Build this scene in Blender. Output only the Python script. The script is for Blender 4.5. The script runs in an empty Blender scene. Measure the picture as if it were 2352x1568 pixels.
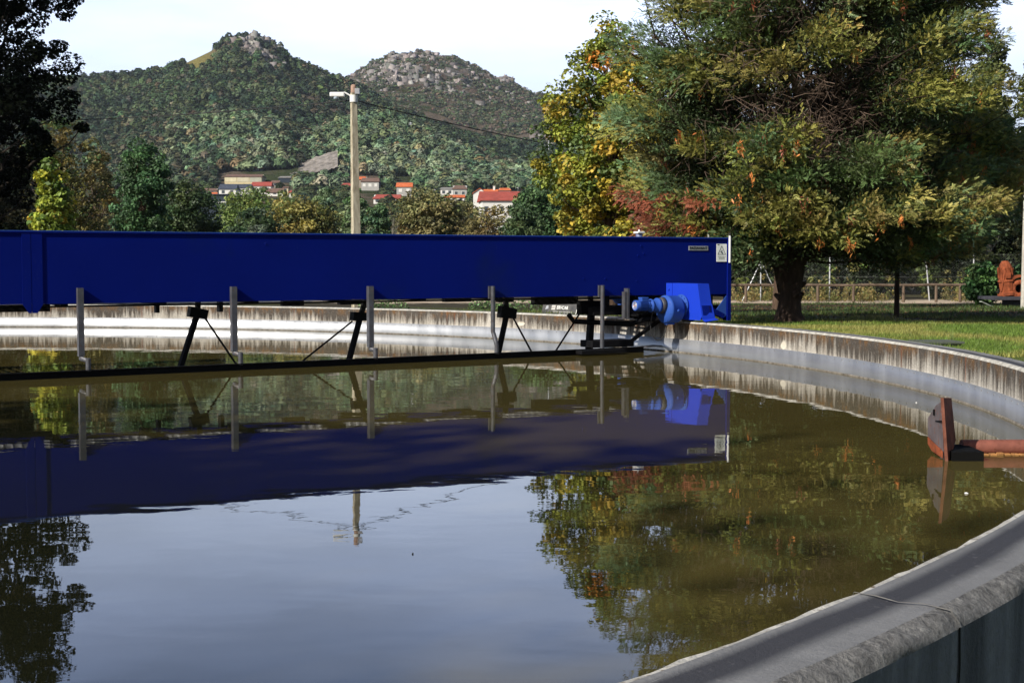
import bpy, bmesh, math, random
import numpy as np
from mathutils import Vector, Matrix
S = bpy.context.scene
COL = S.collection
R_ = math.radians
# ------------------------------------------------------------------ camera
VW, VH, F = 2352, 1568, 3200.0           # measuring frame of the photograph
CAMH, PITCH = 1.6, R_(3.303)
cam = bpy.data.objects.new('camera', bpy.data.cameras.new('camera')); COL.objects.link(cam)
cam.location = (0, 0, CAMH); cam.rotation_euler = (math.pi/2 - PITCH, 0, 0)
cam.data.sensor_width = 36; cam.data.lens = 36*F/VW
cam.data.clip_start = .1; cam.data.clip_end = 20000
S.camera = cam
# ------------------------------------------------------------------ sun, sky, exposure
SUN = Vector((-.725, -.69, 0)).normalized(); ELEV = R_(34)
sundir = Vector((SUN.x*math.cos(ELEV), SUN.y*math.cos(ELEV), math.sin(ELEV)))
sl = bpy.data.lights.new('sun', 'SUN'); sl.energy = 5.0; sl.angle = R_(.53); sl.color = (1, .94, .84)
so = bpy.data.objects.new('sun', sl); COL.objects.link(so)
so.rotation_euler = (-sundir).to_track_quat('-Z', 'Y').to_euler(); so.location = (-20, -20, 40)
W = bpy.data.worlds.new('World'); S.world = W; W.use_nodes = True
def world():
    nt = W.node_tree; N = nt.nodes; L = nt.links; N.clear()
    out = N.new('ShaderNodeOutputWorld'); bg = N.new('ShaderNodeBackground')
    sky = N.new('ShaderNodeTexSky'); sky.sky_type = 'NISHITA'; sky.sun_disc = False
    sky.sun_elevation = ELEV; sky.sun_rotation = math.atan2(SUN.x, SUN.y)
    sky.air_density = 1.0; sky.dust_density = 1.0; sky.ozone_density = 1.5
    tc = N.new('ShaderNodeTexCoord'); sep = N.new('ShaderNodeSeparateXYZ'); L.new(tc.outputs['Generated'], sep.inputs[0])
    mp = N.new('ShaderNodeMapping'); mp.inputs['Scale'].default_value = (1.5, 1.5, 6); L.new(tc.outputs['Generated'], mp.inputs[0])
    nz = N.new('ShaderNodeTexNoise'); nz.inputs['Scale'].default_value = 1.6; nz.inputs['Detail'].default_value = 6; nz.inputs['Roughness'].default_value = .55
    L.new(mp.outputs[0], nz.inputs['Vector'])
    r1 = N.new('ShaderNodeMapRange'); r1.inputs[1].default_value = .25; r1.inputs[2].default_value = .40; r1.inputs[3].default_value = 1.0; r1.inputs[4].default_value = .05
    L.new(sep.outputs['Z'], r1.inputs[0])
    r2 = N.new('ShaderNodeMapRange'); r2.inputs[1].default_value = .33; r2.inputs[2].default_value = .66; r2.inputs[3].default_value = .93; r2.inputs[4].default_value = 1.0
    L.new(nz.outputs['Fac'], r2.inputs[0])
    m = N.new('ShaderNodeMath'); m.operation = 'MULTIPLY'; L.new(r1.outputs[0], m.inputs[0]); L.new(r2.outputs[0], m.inputs[1])
    mx = N.new('ShaderNodeMix'); mx.data_type = 'RGBA'; r4 = N.new('ShaderNodeMapRange'); r4.interpolation_type = 'SMOOTHSTEP'; r4.inputs[1].default_value = -.1; r4.inputs[2].default_value = .65; r4.inputs[3].default_value = .10; r4.inputs[4].default_value = 1.0; L.new(sep.outputs['Y'], r4.inputs[0])
    m2 = N.new('ShaderNodeMath'); m2.operation = 'MULTIPLY'; L.new(m.outputs[0], m2.inputs[0]); L.new(r4.outputs[0], m2.inputs[1]); L.new(m2.outputs[0], mx.inputs[0])
    veil = N.new('ShaderNodeValToRGB'); L.new(sep.outputs['Z'], veil.inputs[0]); e = veil.color_ramp.elements; e.new(.5)
    for q, (p_, c_) in zip(e, ((.03, (.71, .78, .88, 1)), (.16, (.78, .91, 1.18, 1)), (.34, (.46, .66, 1.22, 1)))): q.position = p_; q.color = c_
    r3 = N.new('ShaderNodeMapRange'); r3.inputs[1].default_value = .38; r3.inputs[2].default_value = .62; r3.inputs[3].default_value = 14.2; r3.inputs[4].default_value = 18.6; L.new(nz.outputs['Fac'], r3.inputs[0])
    sc = N.new('ShaderNodeVectorMath'); sc.operation = 'SCALE'; L.new(veil.outputs[0], sc.inputs[0]); L.new(r3.outputs[0], sc.inputs['Scale'])
    L.new(sky.outputs[0], mx.inputs[6]); L.new(sc.outputs[0], mx.inputs[7])
    L.new(mx.outputs[2], bg.inputs['Color']); bg.inputs['Strength'].default_value = .06
    L.new(bg.outputs[0], out.inputs[0])
world()
S.view_settings.view_transform = 'Standard'; S.view_settings.look = 'None'
S.view_settings.exposure = 0.42; S.view_settings.gamma = 1; S.view_settings.use_curve_mapping = False
S.render.engine = 'CYCLES'
S.cycles.max_bounces = 6; S.cycles.transparent_max_bounces = 8

# ------------------------------------------------------------------ helpers
FW = np.array([0, math.cos(PITCH), -math.sin(PITCH)]); UP = np.array([0, math.sin(PITCH), math.cos(PITCH)]); RT = np.array([1., 0, 0])
EYE = np.array([0, 0, CAMH])
def ray(px, py):
    return FW*F + RT*(px-VW/2) - UP*(py-VH/2)
def G(px, py, z):                      # the point of that height seen there
    d = ray(px, py); t = (z-CAMH)/d[2]; return EYE + d*t
def A(px, py, D):                      # the point D metres ahead seen there
    d = ray(px, py); return EYE + d*(D/d[1])
def link(o, parent=None):
    COL.objects.link(o)
    if parent is not None: o.parent = parent
    return o
def tag(o, label=None, cat=None, group=None, kind=None):
    if label: o['label'] = label
    if cat: o['category'] = cat
    if group: o['group'] = group
    if kind: o['kind'] = kind
    return o
def thing(name, label, cat, loc=(0, 0, 0), rotz=0, group=None):
    o = bpy.data.objects.new(name, None); o.location = loc; o.rotation_euler = (0, 0, rotz)
    o.empty_display_size = .2
    link(o); return tag(o, label, cat, group)
def mesh_np(name, V, Fs, mat, parent=None, col=None, smooth=False, uv=None):
    """V n*3 array, Fs list of (m,k) index arrays; col one rgb per face in order; uv one per vertex"""
    me = bpy.data.meshes.new(name)
    V = np.asarray(V, dtype=np.float32); me.vertices.add(len(V)); me.vertices.foreach_set('co', V.ravel())
    Fs = [np.asarray(f, dtype=np.int32) for f in Fs if len(f)]
    loops = np.concatenate([f.ravel() for f in Fs]); tot = np.concatenate([np.full(len(f), f.shape[1], np.int32) for f in Fs])
    start = np.concatenate([[0], np.cumsum(tot)[:-1]]).astype(np.int32)
    me.loops.add(len(loops)); me.loops.foreach_set('vertex_index', loops)
    me.polygons.add(len(tot)); me.polygons.foreach_set('loop_start', start); me.polygons.foreach_set('loop_total', tot)
    if smooth: me.polygons.foreach_set('use_smooth', np.ones(len(tot), bool))
    me.update(calc_edges=True)
    if col is not None:
        a = me.attributes.new('col', 'FLOAT_COLOR', 'FACE'); c = np.ones((len(tot), 4), np.float32); c[:, :3] = col; a.data.foreach_set('color', c.ravel())
    if uv is not None:
        u = me.uv_layers.new(name='UVMap'); u.data.foreach_set('uv', np.asarray(uv, dtype=np.float32)[loops].ravel())
    if mat is not None: me.materials.append(mat)
    return link(bpy.data.objects.new(name, me), parent)

class MB:
    def __init__(s): s.v = []; s.f = []; s.sm = []
    def add(s, vs, fs, smooth=False):
        b = len(s.v); s.v += [tuple(map(float, p)) for p in vs]
        s.f += [tuple(b+i for i in f) for f in fs]; s.sm += [smooth]*len(fs); return s
    def box(s, lo, hi, bev=0, rot=None, at=None):
        x0, y0, z0 = lo; x1, y1, z1 = hi
        bm = bmesh.new(); bmesh.ops.create_cube(bm, size=1)
        for v in bm.verts: v.co = Vector(((x0+x1)/2+v.co.x*(x1-x0), (y0+y1)/2+v.co.y*(y1-y0), (z0+z1)/2+v.co.z*(z1-z0)))
        if bev: bmesh.ops.bevel(bm, geom=bm.edges[:], offset=bev, segments=2, affect='EDGES', profile=.6)
        M = Matrix.Identity(4)
        if rot is not None: M = rot.to_4x4() if isinstance(rot, Matrix) else Matrix.Rotation(rot, 4, 'Z')
        if at is not None: M = Matrix.Translation(at) @ M
        bm.verts.index_update(); s.add([M @ v.co for v in bm.verts], [[v.index for v in f.verts] for f in bm.faces]); bm.free(); return s
    def tube(s, pts, rad, n=8, cap=True, smooth=True):
        pts = [Vector(p) for p in pts]; m = len(pts)
        if not hasattr(rad, '__len__'): rad = [rad]*m
        vs = []; ref = None
        for i, p in enumerate(pts):
            t = (pts[min(i+1, m-1)]-pts[max(i-1, 0)]).normalized()
            if ref is None: ref = Vector((0, 0, 1)) if abs(t.z) < .9 else Vector((1, 0, 0))
            a = (ref - t*ref.dot(t)).normalized(); b = t.cross(a); ref = a
            vs += [p + (a*math.cos(2*math.pi*k/n) + b*math.sin(2*math.pi*k/n))*rad[i] for k in range(n)]
        fs = [[i*n+k, i*n+(k+1) % n, (i+1)*n+(k+1) % n, (i+1)*n+k] for i in range(m-1) for k in range(n)]
        s.add(vs, fs, smooth)
        if cap:
            s.add(vs[:n], [list(range(n))[::-1]]); s.add(vs[-n:], [list(range(n))])
        return s
    def bar(s, a, b, w, h, up=(0, 0, 1)):
        a, b = Vector(a), Vector(b); t = (b-a).normalized(); up = Vector(up)
        if abs(t.dot(up)) > .95: up = Vector((0, 1, 0))
        x = t.cross(up).normalized(); y = x.cross(t)
        vs = [p + x*sx*w/2 + y*sy*h/2 for p in (a, b) for sx, sy in ((-1, -1), (1, -1), (1, 1), (-1, 1))]
        return s.add(vs, [(0, 1, 2, 3), (7, 6, 5, 4), (0, 4, 5, 1), (1, 5, 6, 2), (2, 6, 7, 3), (3, 7, 4, 0)])
    def lathe(s, prof, axis_a, axis_dir, n=24, smooth=True):
        """prof list of (distance along axis, radius)"""
        a = Vector(axis_a); t = Vector(axis_dir).normalized(); r = Vector((0, 0, 1)) if abs(t.z) < .9 else Vector((1, 0, 0))
        x = (r - t*r.dot(t)).normalized(); y = t.cross(x); vs = []
        for d, q in prof: vs += [a + t*d + (x*math.cos(2*math.pi*k/n)+y*math.sin(2*math.pi*k/n))*max(q, 1e-4) for k in range(n)]
        fs = [[i*n+k, i*n+(k+1) % n, (i+1)*n+(k+1) % n, (i+1)*n+k] for i in range(len(prof)-1) for k in range(n)]
        return s.add(vs, fs, smooth)
    def prism(s, poly, vec):
        vec = Vector(vec); p = [Vector(q) for q in poly]; n = len(p)
        return s.add(p + [q+vec for q in p], [list(range(n))[::-1], list(range(n, 2*n))] + [[i, (i+1) % n, n+(i+1) % n, n+i] for i in range(n)])
    def build(s, name, mat, parent=None, loc=None):
        me = bpy.data.meshes.new(name); me.from_pydata(s.v, [], s.f); me.polygons.foreach_set('use_smooth', s.sm)
        bm = bmesh.new(); bm.from_mesh(me); bmesh.ops.recalc_face_normals(bm, faces=bm.faces[:]); bm.to_mesh(me); bm.free()
        me.materials.append(mat); me.update()
        o = bpy.data.objects.new(name, me)
        if loc is not None: o.location = loc
        return link(o, parent)
def text_mb(txt, size, ext=.002, sx=1.0, align='CENTER'):
    """vertices and faces of lettering in the XZ plane, facing -Y"""
    cu = bpy.data.curves.new('lettering', 'FONT'); cu.body = txt; cu.size = size; cu.align_x = align; cu.align_y = 'CENTER'; cu.extrude = ext; cu.offset = size*.012; cu.resolution_u = 3
    o = bpy.data.objects.new('lettering', cu); COL.objects.link(o)
    dg = bpy.context.evaluated_depsgraph_get(); me = bpy.data.meshes.new_from_object(o.evaluated_get(dg))
    vs = [(v.co.x*sx, -v.co.z, v.co.y) for v in me.vertices]; fs = [list(p.vertices) for p in me.polygons]
    bpy.data.objects.remove(o); bpy.data.curves.remove(cu); bpy.data.meshes.remove(me)
    return vs, fs

# ------------------------------------------------------------------ materials
def new_mat(name):
    m = bpy.data.materials.new(name); m.use_nodes = True; nt = m.node_tree
    return m, nt, nt.nodes['Principled BSDF'], nt.nodes['Material Output']
def ramp(nt, fac, stops):
    r = nt.nodes.new('ShaderNodeValToRGB'); e = r.color_ramp.elements
    while len(e) < len(stops): e.new(.5)
    for q, (p, c) in zip(e, stops): q.position = p; q.color = (*c, 1) if len(c) == 3 else c
    nt.links.new(fac, r.inputs[0]); return r.outputs[0]
def noise(nt, vec, scale, detail=4, rough=.55, stretch=None, dist=0):
    if stretch is not None:
        mp = nt.nodes.new('ShaderNodeMapping'); mp.inputs['Scale'].default_value = stretch; nt.links.new(vec, mp.inputs[0]); vec = mp.outputs[0]
    n = nt.nodes.new('ShaderNodeTexNoise'); n.inputs['Scale'].default_value = scale; n.inputs['Detail'].default_value = detail; n.inputs['Roughness'].default_value = rough; n.inputs['Distortion'].default_value = dist
    nt.links.new(vec, n.inputs['Vector']); return n.outputs['Fac']
def mixc(nt, fac, a, b, mode='MIX'):
    m = nt.nodes.new('ShaderNodeMix'); m.data_type = 'RGBA'; m.blend_type = mode
    for s, v in ((0, fac), (6, a), (7, b)):
        if isinstance(v, (int, float)): m.inputs[s].default_value = v
        elif isinstance(v, tuple): m.inputs[s].default_value = (*v, 1)
        else: nt.links.new(v, m.inputs[s])
    return m.outputs[2]
def maprange(nt, v, a, b, c=0., d=1.):
    m = nt.nodes.new('ShaderNodeMapRange'); m.inputs[1].default_value = a; m.inputs[2].default_value = b; m.inputs[3].default_value = c; m.inputs[4].default_value = d
    nt.links.new(v, m.inputs[0]); return m.outputs[0]
def math_(nt, op, a, b):
    m = nt.nodes.new('ShaderNodeMath'); m.operation = op
    for i, v in enumerate((a, b)):
        if isinstance(v, (int, float)): m.inputs[i].default_value = v
        else: nt.links.new(v, m.inputs[i])
    return m.outputs[0]
def bump(nt, p, h, strength=.3, dist=.02):
    b = nt.nodes.new('ShaderNodeBump'); b.inputs['Strength'].default_value = strength; b.inputs['Distance'].default_value = dist
    nt.links.new(h, b.inputs['Height']); nt.links.new(b.outputs[0], p.inputs['Normal'])
def objco(nt): return nt.nodes.new('ShaderNodeTexCoord').outputs['Object']
def worldco(nt): return nt.nodes.new('ShaderNodeNewGeometry').outputs['Position']
def uvco(nt): return nt.nodes.new('ShaderNodeTexCoord').outputs['UV']
def simple(name, c, rough=.6, metal=0., vary=.25, scale=6, bumpy=.1, spec=.5, dirt=None):
    m, nt, p, o = new_mat(name); v = objco(nt); n = noise(nt, v, scale, 5, .6)
    lo = tuple(x*(1-vary) for x in c); hi = tuple(min(1, x*(1+vary)) for x in c)
    cc = ramp(nt, n, [(.3, lo), (.7, hi)])
    if dirt:
        n2 = noise(nt, v, scale*3.1, 6, .65); cc = mixc(nt, maprange(nt, n2, .56, .68), cc, dirt)
    nt.links.new(cc, p.inputs['Base Color']); p.inputs['Roughness'].default_value = rough; p.inputs['Metallic'].default_value = metal
    p.inputs['Specular IOR Level'].default_value = spec
    if bumpy: bump(nt, p, noise(nt, v, scale*6, 4), bumpy, .01)
    return m
def foliage_mat(name, transl=.25, rough=.55, spec=.3):
    m, nt, p, o = new_mat(name); a = nt.nodes.new('ShaderNodeAttribute'); a.attribute_name = 'col'
    nt.links.new(a.outputs['Color'], p.inputs['Base Color']); p.inputs['Roughness'].default_value = rough; p.inputs['Specular IOR Level'].default_value = spec
    if transl:
        t = nt.nodes.new('ShaderNodeBsdfTranslucent'); nt.links.new(a.outputs['Color'], t.inputs[0])
        mx = nt.nodes.new('ShaderNodeMixShader'); mx.inputs[0].default_value = transl
        nt.links.new(p.outputs[0], mx.inputs[1]); nt.links.new(t.outputs[0], mx.inputs[2]); nt.links.new(mx.outputs[0], o.inputs[0])
    return m
M = {}
M['leaf'] = foliage_mat('leaf'); M['needle'] = foliage_mat('needle', .12, .5, .25); M['far_leaf'] = foliage_mat('far_leaf', .1, .8, .1)
def bark(name, c):
    m, nt, p, o = new_mat(name); v = objco(nt); n = noise(nt, v, 9, 6, .65, (1, 1, .25))
    nt.links.new(ramp(nt, n, [(.3, tuple(x*.45 for x in c)), (.6, c), (.8, tuple(x*1.5 for x in c))]), p.inputs['Base Color'])
    p.inputs['Roughness'].default_value = .9; p.inputs['Specular IOR Level'].default_value = .15; bump(nt, p, n, .8, .04); return m
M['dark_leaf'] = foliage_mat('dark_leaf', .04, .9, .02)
M['bark'] = bark('bark', (.10, .065, .045)); M['cypress_bark'] = bark('cypress_bark', (.052, .034, .026)); M['pale_bark'] = bark('pale_bark', (.22, .20, .16)); M['twig'] = bark('twig', (.17, .12, .09)); M['dark_bark'] = bark('dark_bark', (.035, .028, .022))
def blue_paint(name, c, rough=.35):
    m, nt, p, o = new_mat(name); v = objco(nt)
    n = noise(nt, v, .9, 5, .6); cc = ramp(nt, n, [(.3, tuple(x*.86 for x in c)), (.7, c)])
    f = noise(nt, v, 26, 5, .7, (1, 1, .12)); cc = mixc(nt, maprange(nt, f, .66, .78, 0, .22), cc, (.14, .17, .22))
    q_ = noise(nt, v, .55, 4, .65); cc = mixc(nt, maprange(nt, q_, .58, .72, 0, .45), cc, (.006, .014, .045))
    g = noise(nt, v, 90, 2, .5); cc = mixc(nt, maprange(nt, g, .73, .77, 0, .4), cc, (.30, .32, .38))
    nt.links.new(cc, p.inputs['Base Color'])
    nt.links.new(maprange(nt, noise(nt, v, 5, 5), .3, .7, rough-.06, rough+.16), p.inputs['Roughness'])
    p.inputs['Specular IOR Level'].default_value = .07
    bump(nt, p, noise(nt, v, 1.4, 3), .12, .03); return m
M['blue'] = blue_paint('blue_paint', (.0004, .0072, .150), .6)
M['blue_bright'] = blue_paint('bright_blue_paint', (.012, .045, .50), .45)
M['blue_motor'] = blue_paint('motor_blue_paint', (.030, .085, .36), .45)
M['dark_steel'] = simple('dark_steel', (.075, .078, .09), .5, .3, .3, 9, .15, dirt=(.10, .05, .03))
M['black_steel'] = simple('black_steel', (.005, .005, .006), .7, 0, .3, 8, .1, .12)
M['galv'] = simple('galvanised', (.55, .56, .57), .45, .5, .15, 12, .05)
M['white_paint'] = simple('white_paint', (.72, .72, .70), .5, 0, .08, 8, .05)
M['rust'] = simple('rust', (.24, .062, .024), .85, 0, .45, 7, .5, .2, dirt=(.09, .03, .02))
M['red_rust'] = simple('red_oxide', (.19, .065, .045), .7, 0, .25, 9, .3, .3, dirt=(.12, .04, .02))
M['grey_rust'] = simple('stained_steel', (.12, .10, .105), .55, .2, .3, 6, .3, .4, dirt=(.17, .06, .03))
M['rubber'] = simple('rubber', (.02, .02, .02), .85, 0, .3, 8, .1)
M['wood'] = bark('weathered_wood', (.15, .11, .08))
M['black'] = simple('matt_black', (.006, .006, .006), .8, 0, .1, 5, 0, .05)
M['plate'] = simple('plate_metal', (.38, .38, .40), .4, .4, .12, 30, .1)
M['sign_white'] = simple('sign_white', (.85, .86, .82), .45, 0, .05, 6, 0)
M['cap_blue'] = simple('beacon_grey', (.12, .14, .25), .5, 0, .1, 6, 0)

# concrete of the tank, with run-down stains; uv = (metres round the ring, metres up)
def tank_concrete():
    m, nt, p, o = new_mat('tank_concrete'); uv = uvco(nt); w = worldco(nt)
    sz = nt.nodes.new('ShaderNodeSeparateXYZ'); nt.links.new(w, sz.inputs[0]); z = sz.outputs['Z']
    base = ramp(nt, noise(nt, w, 2.2, 6, .6), [(.3, (.32, .29, .25)), (.7, (.50, .47, .42))])
    st = noise(nt, uv, 13, 7, .68, (1, .07, 1)); st2 = noise(nt, uv, 4.1, 4, .65, (1, .12, 1)); big = noise(nt, uv, .45, 3, .5, (1, .1, 1))
    k = maprange(nt, z, .14, .50, -.13, .17)
    s = math_(nt, 'ADD', math_(nt, 'ADD', st, k), math_(nt, 'MULTIPLY', math_(nt, 'SUBTRACT', big, .5), .7))
    c = mixc(nt, maprange(nt, s, .40, .60, 0, .94), base, (.046, .038, .032))
    c = mixc(nt, maprange(nt, st2, .60, .70, 0, .55), c, (.16, .12, .085))
    moss = math_(nt, 'MULTIPLY', maprange(nt, z, .33, .50), maprange(nt, noise(nt, uv, 5.2, 7, .75, (1, .6, 1)), 0.46, .62, 0, .85))
    c = mixc(nt, math_(nt, 'MULTIPLY', moss, maprange(nt, z, .545, .50)), c, (.16, .078, .022))
    rn = noise(nt, uv, 9, 3, .5, (1, .03, 1)); c = mixc(nt, math_(nt, 'MULTIPLY', maprange(nt, rn, .62, .70, 0, .6), maprange(nt, big, .42, .52)), c, (.20, .055, .02))
    sp_ = noise(nt, w, 55, 3, .6); c = mixc(nt, maprange(nt, sp_, .56, .66, 0, .55), c, (.05, .04, .033)); c = mixc(nt, maprange(nt, sp_, .40, .32, 0, .35), c, (.50, .47, .42))
    pt = noise(nt, uv, .9, 2, .5, (1, 2.2, 1)); c = mixc(nt, math_(nt, 'MULTIPLY', maprange(nt, pt, .655, .665), maprange(nt, z, .39, .34)), c, (.62, .57, .48))
    nt.links.new(c, p.inputs['Base Color']); p.inputs['Roughness'].default_value = .9; p.inputs['Specular IOR Level'].default_value = .2
    h = math_(nt, 'ADD', noise(nt, w, 35, 5, .7), math_(nt, 'MULTIPLY', noise(nt, w, 6, 4, .6), 1.5))
    bump(nt, p, h, .7, .02); return m
def rim_concrete():
    m, nt, p, o = new_mat('rim_concrete'); uv = uvco(nt); w = worldco(nt)
    su = nt.nodes.new('ShaderNodeSeparateXYZ'); nt.links.new(uv, su.inputs[0]); v = su.outputs['Y']
    n1 = noise(nt, w, 1.6, 5, .6); n2 = noise(nt, w, 28, 5, .7)
    base = ramp(nt, n1, [(.3, (.12, .12, .122)), (.7, (.21, .21, .212))])
    # dark band worn by the wheel along the middle of the rim (v runs across it, 0 inside .. 1 outside)
    wob = math_(nt, 'ADD', v, math_(nt, 'MULTIPLY', math_(nt, 'SUBTRACT', noise(nt, uv, .9, 3, .5, (1, .2, 1)), .5), .28))
    band = math_(nt, 'MULTIPLY', maprange(nt, wob, .08, .25), maprange(nt, wob, .72, .48))
    c = mixc(nt, math_(nt, 'MULTIPLY', band, .97), base, (.032, .032, .038))
    c = mixc(nt, maprange(nt, n2, .62, .78, 0, .25), c, (.45, .44, .43))
    sc = noise(nt, uv, 3.0, 6, .7, (1, 7, 1)); c = mixc(nt, maprange(nt, sc, .64, .70, 0, .5), c, (.50, .50, .49))
    nt.links.new(c, p.inputs['Base Color']); p.inputs['Roughness'].default_value = .8; p.inputs['Specular IOR Level'].default_value = .3
    bump(nt, p, math_(nt, 'ADD', noise(nt, w, 45, 5, .7), math_(nt, 'MULTIPLY', noise(nt, w, 9, 4), .8)), .55, .012); return m
def rough_edge():
    m, nt, p, o = new_mat('crumbled_concrete'); w = worldco(nt); n = noise(nt, w, 24, 6, .75)
    nt.links.new(ramp(nt, n, [(.3, (.08, .078, .076)), (.5, (.22, .215, .21)), (.75, (.42, .41, .39))]), p.inputs['Base Color']); p.inputs['Roughness'].default_value = .95
    p.inputs['Specular IOR Level'].default_value = .1
    bump(nt, p, math_(nt, 'ADD', n, noise(nt, w, 8, 4)), 1.0, .05); return m
def outer_concrete():
    m, nt, p, o = new_mat('outer_concrete'); uv = uvco(nt); w = worldco(nt)
    st = noise(nt, uv, 3.2, 5, .6, (1, .05, 1)); n = noise(nt, w, 18, 5, .7)
    c = ramp(nt, st, [(.38, (.030, .034, .045)), (.62, (.17, .175, .20))]); c = mixc(nt, maprange(nt, n, .4, .7, 0, .5), c, (.06, .062, .07))  # dark bluish base carries the outer side's shade, streaks are its own
    nt.links.new(c, p.inputs['Base Color']); p.inputs['Roughness'].default_value = .9; bump(nt, p, n, .8, .02); return m
def steel_band():
    m, nt, p, o = new_mat('steel_band'); uv = uvco(nt)
    n = noise(nt, uv, 2.2, 5, .6, (1, .25, 1)); n2 = noise(nt, uv, .5, 4, .6, (.35, 5, 1))
    c = ramp(nt, n, [(.3, (.36, .37, .39)), (.7, (.52, .53, .55))]); c = mixc(nt, maprange(nt, n2, .60, .72, 0, .65), c, (.13, .13, .14))
    nt.links.new(c, p.inputs['Base Color']); p.inputs['Metallic'].default_value = .75
    nt.links.new(maprange(nt, n, .3, .7, .38, .52), p.inputs['Roughness']); return m
def water_mat():
    m, nt, p, o = new_mat('murky_water'); w = worldco(nt)
    n = noise(nt, w, .35, 4, .6); nt.links.new(ramp(nt, n, [(.3, (.060, .049, .015)), (.7, (.076, .062, .020))]), p.inputs['Base Color'])
    p.inputs['Roughness'].default_value = .012; p.inputs['IOR'].default_value = 1.333; p.inputs['Specular IOR Level'].default_value = .5
    r1 = noise(nt, w, 5.5, 3, .5, (1, 1, 1), .4); r2 = noise(nt, w, 1.1, 2, .5, (1, 1.6, 1), .3)
    patch = maprange(nt, noise(nt, w, .22, 2, .5), .42, .62, .25, 1.)
    h = math_(nt, 'ADD', math_(nt, 'MULTIPLY', r1, math_(nt, 'MULTIPLY', patch, .25)), r2)
    bump(nt, p, h, .026, .06); return m
M['lip'] = simple('lip_concrete', (.40, .385, .35), .95, 0, .35, 9, .8, .1, dirt=(.13, .10, .07)); M['tank'] = tank_concrete(); M['rim'] = rim_concrete(); M['edge'] = rough_edge(); M['outer'] = outer_concrete(); M['band'] = steel_band(); M['water'] = water_mat()

# ------------------------------------------------------------------ value noise in numpy
def vnoise(x, y, seed=0):
    def h(i, j):
        n = (i*374761393 + j*668265263 + seed*974634777) & 0x7fffffff; n = ((n ^ (n >> 13))*1274126177) & 0x7fffffff
        return ((n ^ (n >> 16)) & 0xffff)/65535.
    xi = np.floor(x).astype(np.int64); yi = np.floor(y).astype(np.int64); fx = x-xi; fy = y-yi; fx = fx*fx*(3-2*fx); fy = fy*fy*(3-2*fy)
    return (h(xi, yi)*(1-fx)+h(xi+1, yi)*fx)*(1-fy) + (h(xi, yi+1)*(1-fx)+h(xi+1, yi+1)*fx)*fy
def fbm(x, y, o=4, seed=0):
    s = 0; a = .5; t = 0
    for k in range(o): s = s+a*vnoise(x*2**k, y*2**k, seed+k*7); t += a; a *= .5
    return s/t
def sstep(a, b, x): t = np.clip((x-a)/(b-a), 0, 1); return t*t*(3-2*t)

# ------------------------------------------------------------------ tank, water, ground
TC = np.array([-12.96, 15.80]); TR = 18.08; WALL = .34; RIM = .547
def gz(X, Y):
    X = np.asarray(X, float); Y = np.asarray(Y, float)
    z = .42*sstep(5, 13, Y+.0*X) - .48*sstep(20, 58, Y) - .3*sstep(58, 200, Y)
    z = z + .05*(fbm(X*.35, Y*.35, 3, 5)-.5)*sstep(14, 20, Y)
    return z
def ring(name, prof, mat, parent, n=720, vals=None, jitter=None, smooth=True, a0=0, a1=2*math.pi, closed=True):
    """prof: (radius, z) rows; uv = (metres round, row value)"""
    th = np.linspace(a0, a1, n+1); rows = []; uvs = []
    for i, (r, z) in enumerate(prof):
        rr = np.full(n+1, r); zz = np.full(n+1, z)
        if jitter is not None:
            dr, dz = jitter(i, th); rr = rr+dr; zz = zz+dz
        rows.append(np.stack([TC[0]+rr*np.cos(th), TC[1]+rr*np.sin(th), zz], 1)); uvs.append(np.stack([th*TR, np.full(n+1, vals[i] if vals else z)], 1))
    V = np.concatenate(rows); UV = np.concatenate(uvs); m = n+1
    i, k = np.meshgrid(np.arange(len(prof)-1), np.arange(n), indexing='ij'); a = (i*m+k).ravel()
    Fq = np.stack([a, a+1, a+1+m, a+m], 1)
    return mesh_np(name, V, [Fq], mat, parent, smooth=smooth, uv=UV)
tank = thing('settling_tank', 'large round concrete settling tank full of murky brown water', 'tank')
def jit_lip(i, th):
    u = th*TR; n = (fbm(u*3, u*0+i*.7, 4, 3)-.5); return n*.02*(1 if i > 0 else .3), (fbm(u*4, u*0+9, 3, 11)-.5)*.014
BT = .235   # top of steel band
ring('wall', [(TR, -.3), (TR, .12), (TR, .40), (TR, .50), (TR+.004, .52)], M['tank'], tank)
ring('wall_lip', [(TR+.004, .52), (TR+.012, .536), (TR+.03, RIM+.001), (TR+.05, RIM+.002)], M['lip'], tank, n=1400, vals=[.52, .53, .54, .55],
     jitter=lambda i, th: (0*th if i in (0, 3) else (fbm(th*TR*6, th*0+i, 3, 8)-.5)*.018, 0*th if i in (0, 3) else (fbm(th*TR*7, th*0+4, 3, 2)-.5)*.012))
ring('rim_top', [(TR+.05, RIM+.002), (TR+.10, RIM-.002), (TR+.17, RIM-.008), (TR+.24, RIM-.004), (TR+.300, RIM-.002)], M['rim'], tank, n=1000, vals=[0, .25, .5, .75, 1])
def jit_edge(i, th):
    u = th*TR; k = 0 if i == 0 else (1 if i < 3 else 0)
    return k*((fbm(u*5, u*0+i*.37, 6, 21)-.5)*.06), k*((fbm(u*6, u*0+i*.5, 6, 31)-.5)*.04)
ring('crumbled_edge', [(TR+.300, RIM-.002), (TR+.325, RIM-.008), (TR+.352, RIM-.024), (TR+.372, RIM-.055)], M['edge'], tank, n=3200, vals=[0, .3, .6, 1], jitter=jit_edge, smooth=False)
ring('outer_face', [(TR+.372, RIM-.055), (TR+.368, .2), (TR+.368, -.4)], M['outer'], tank)
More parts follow.
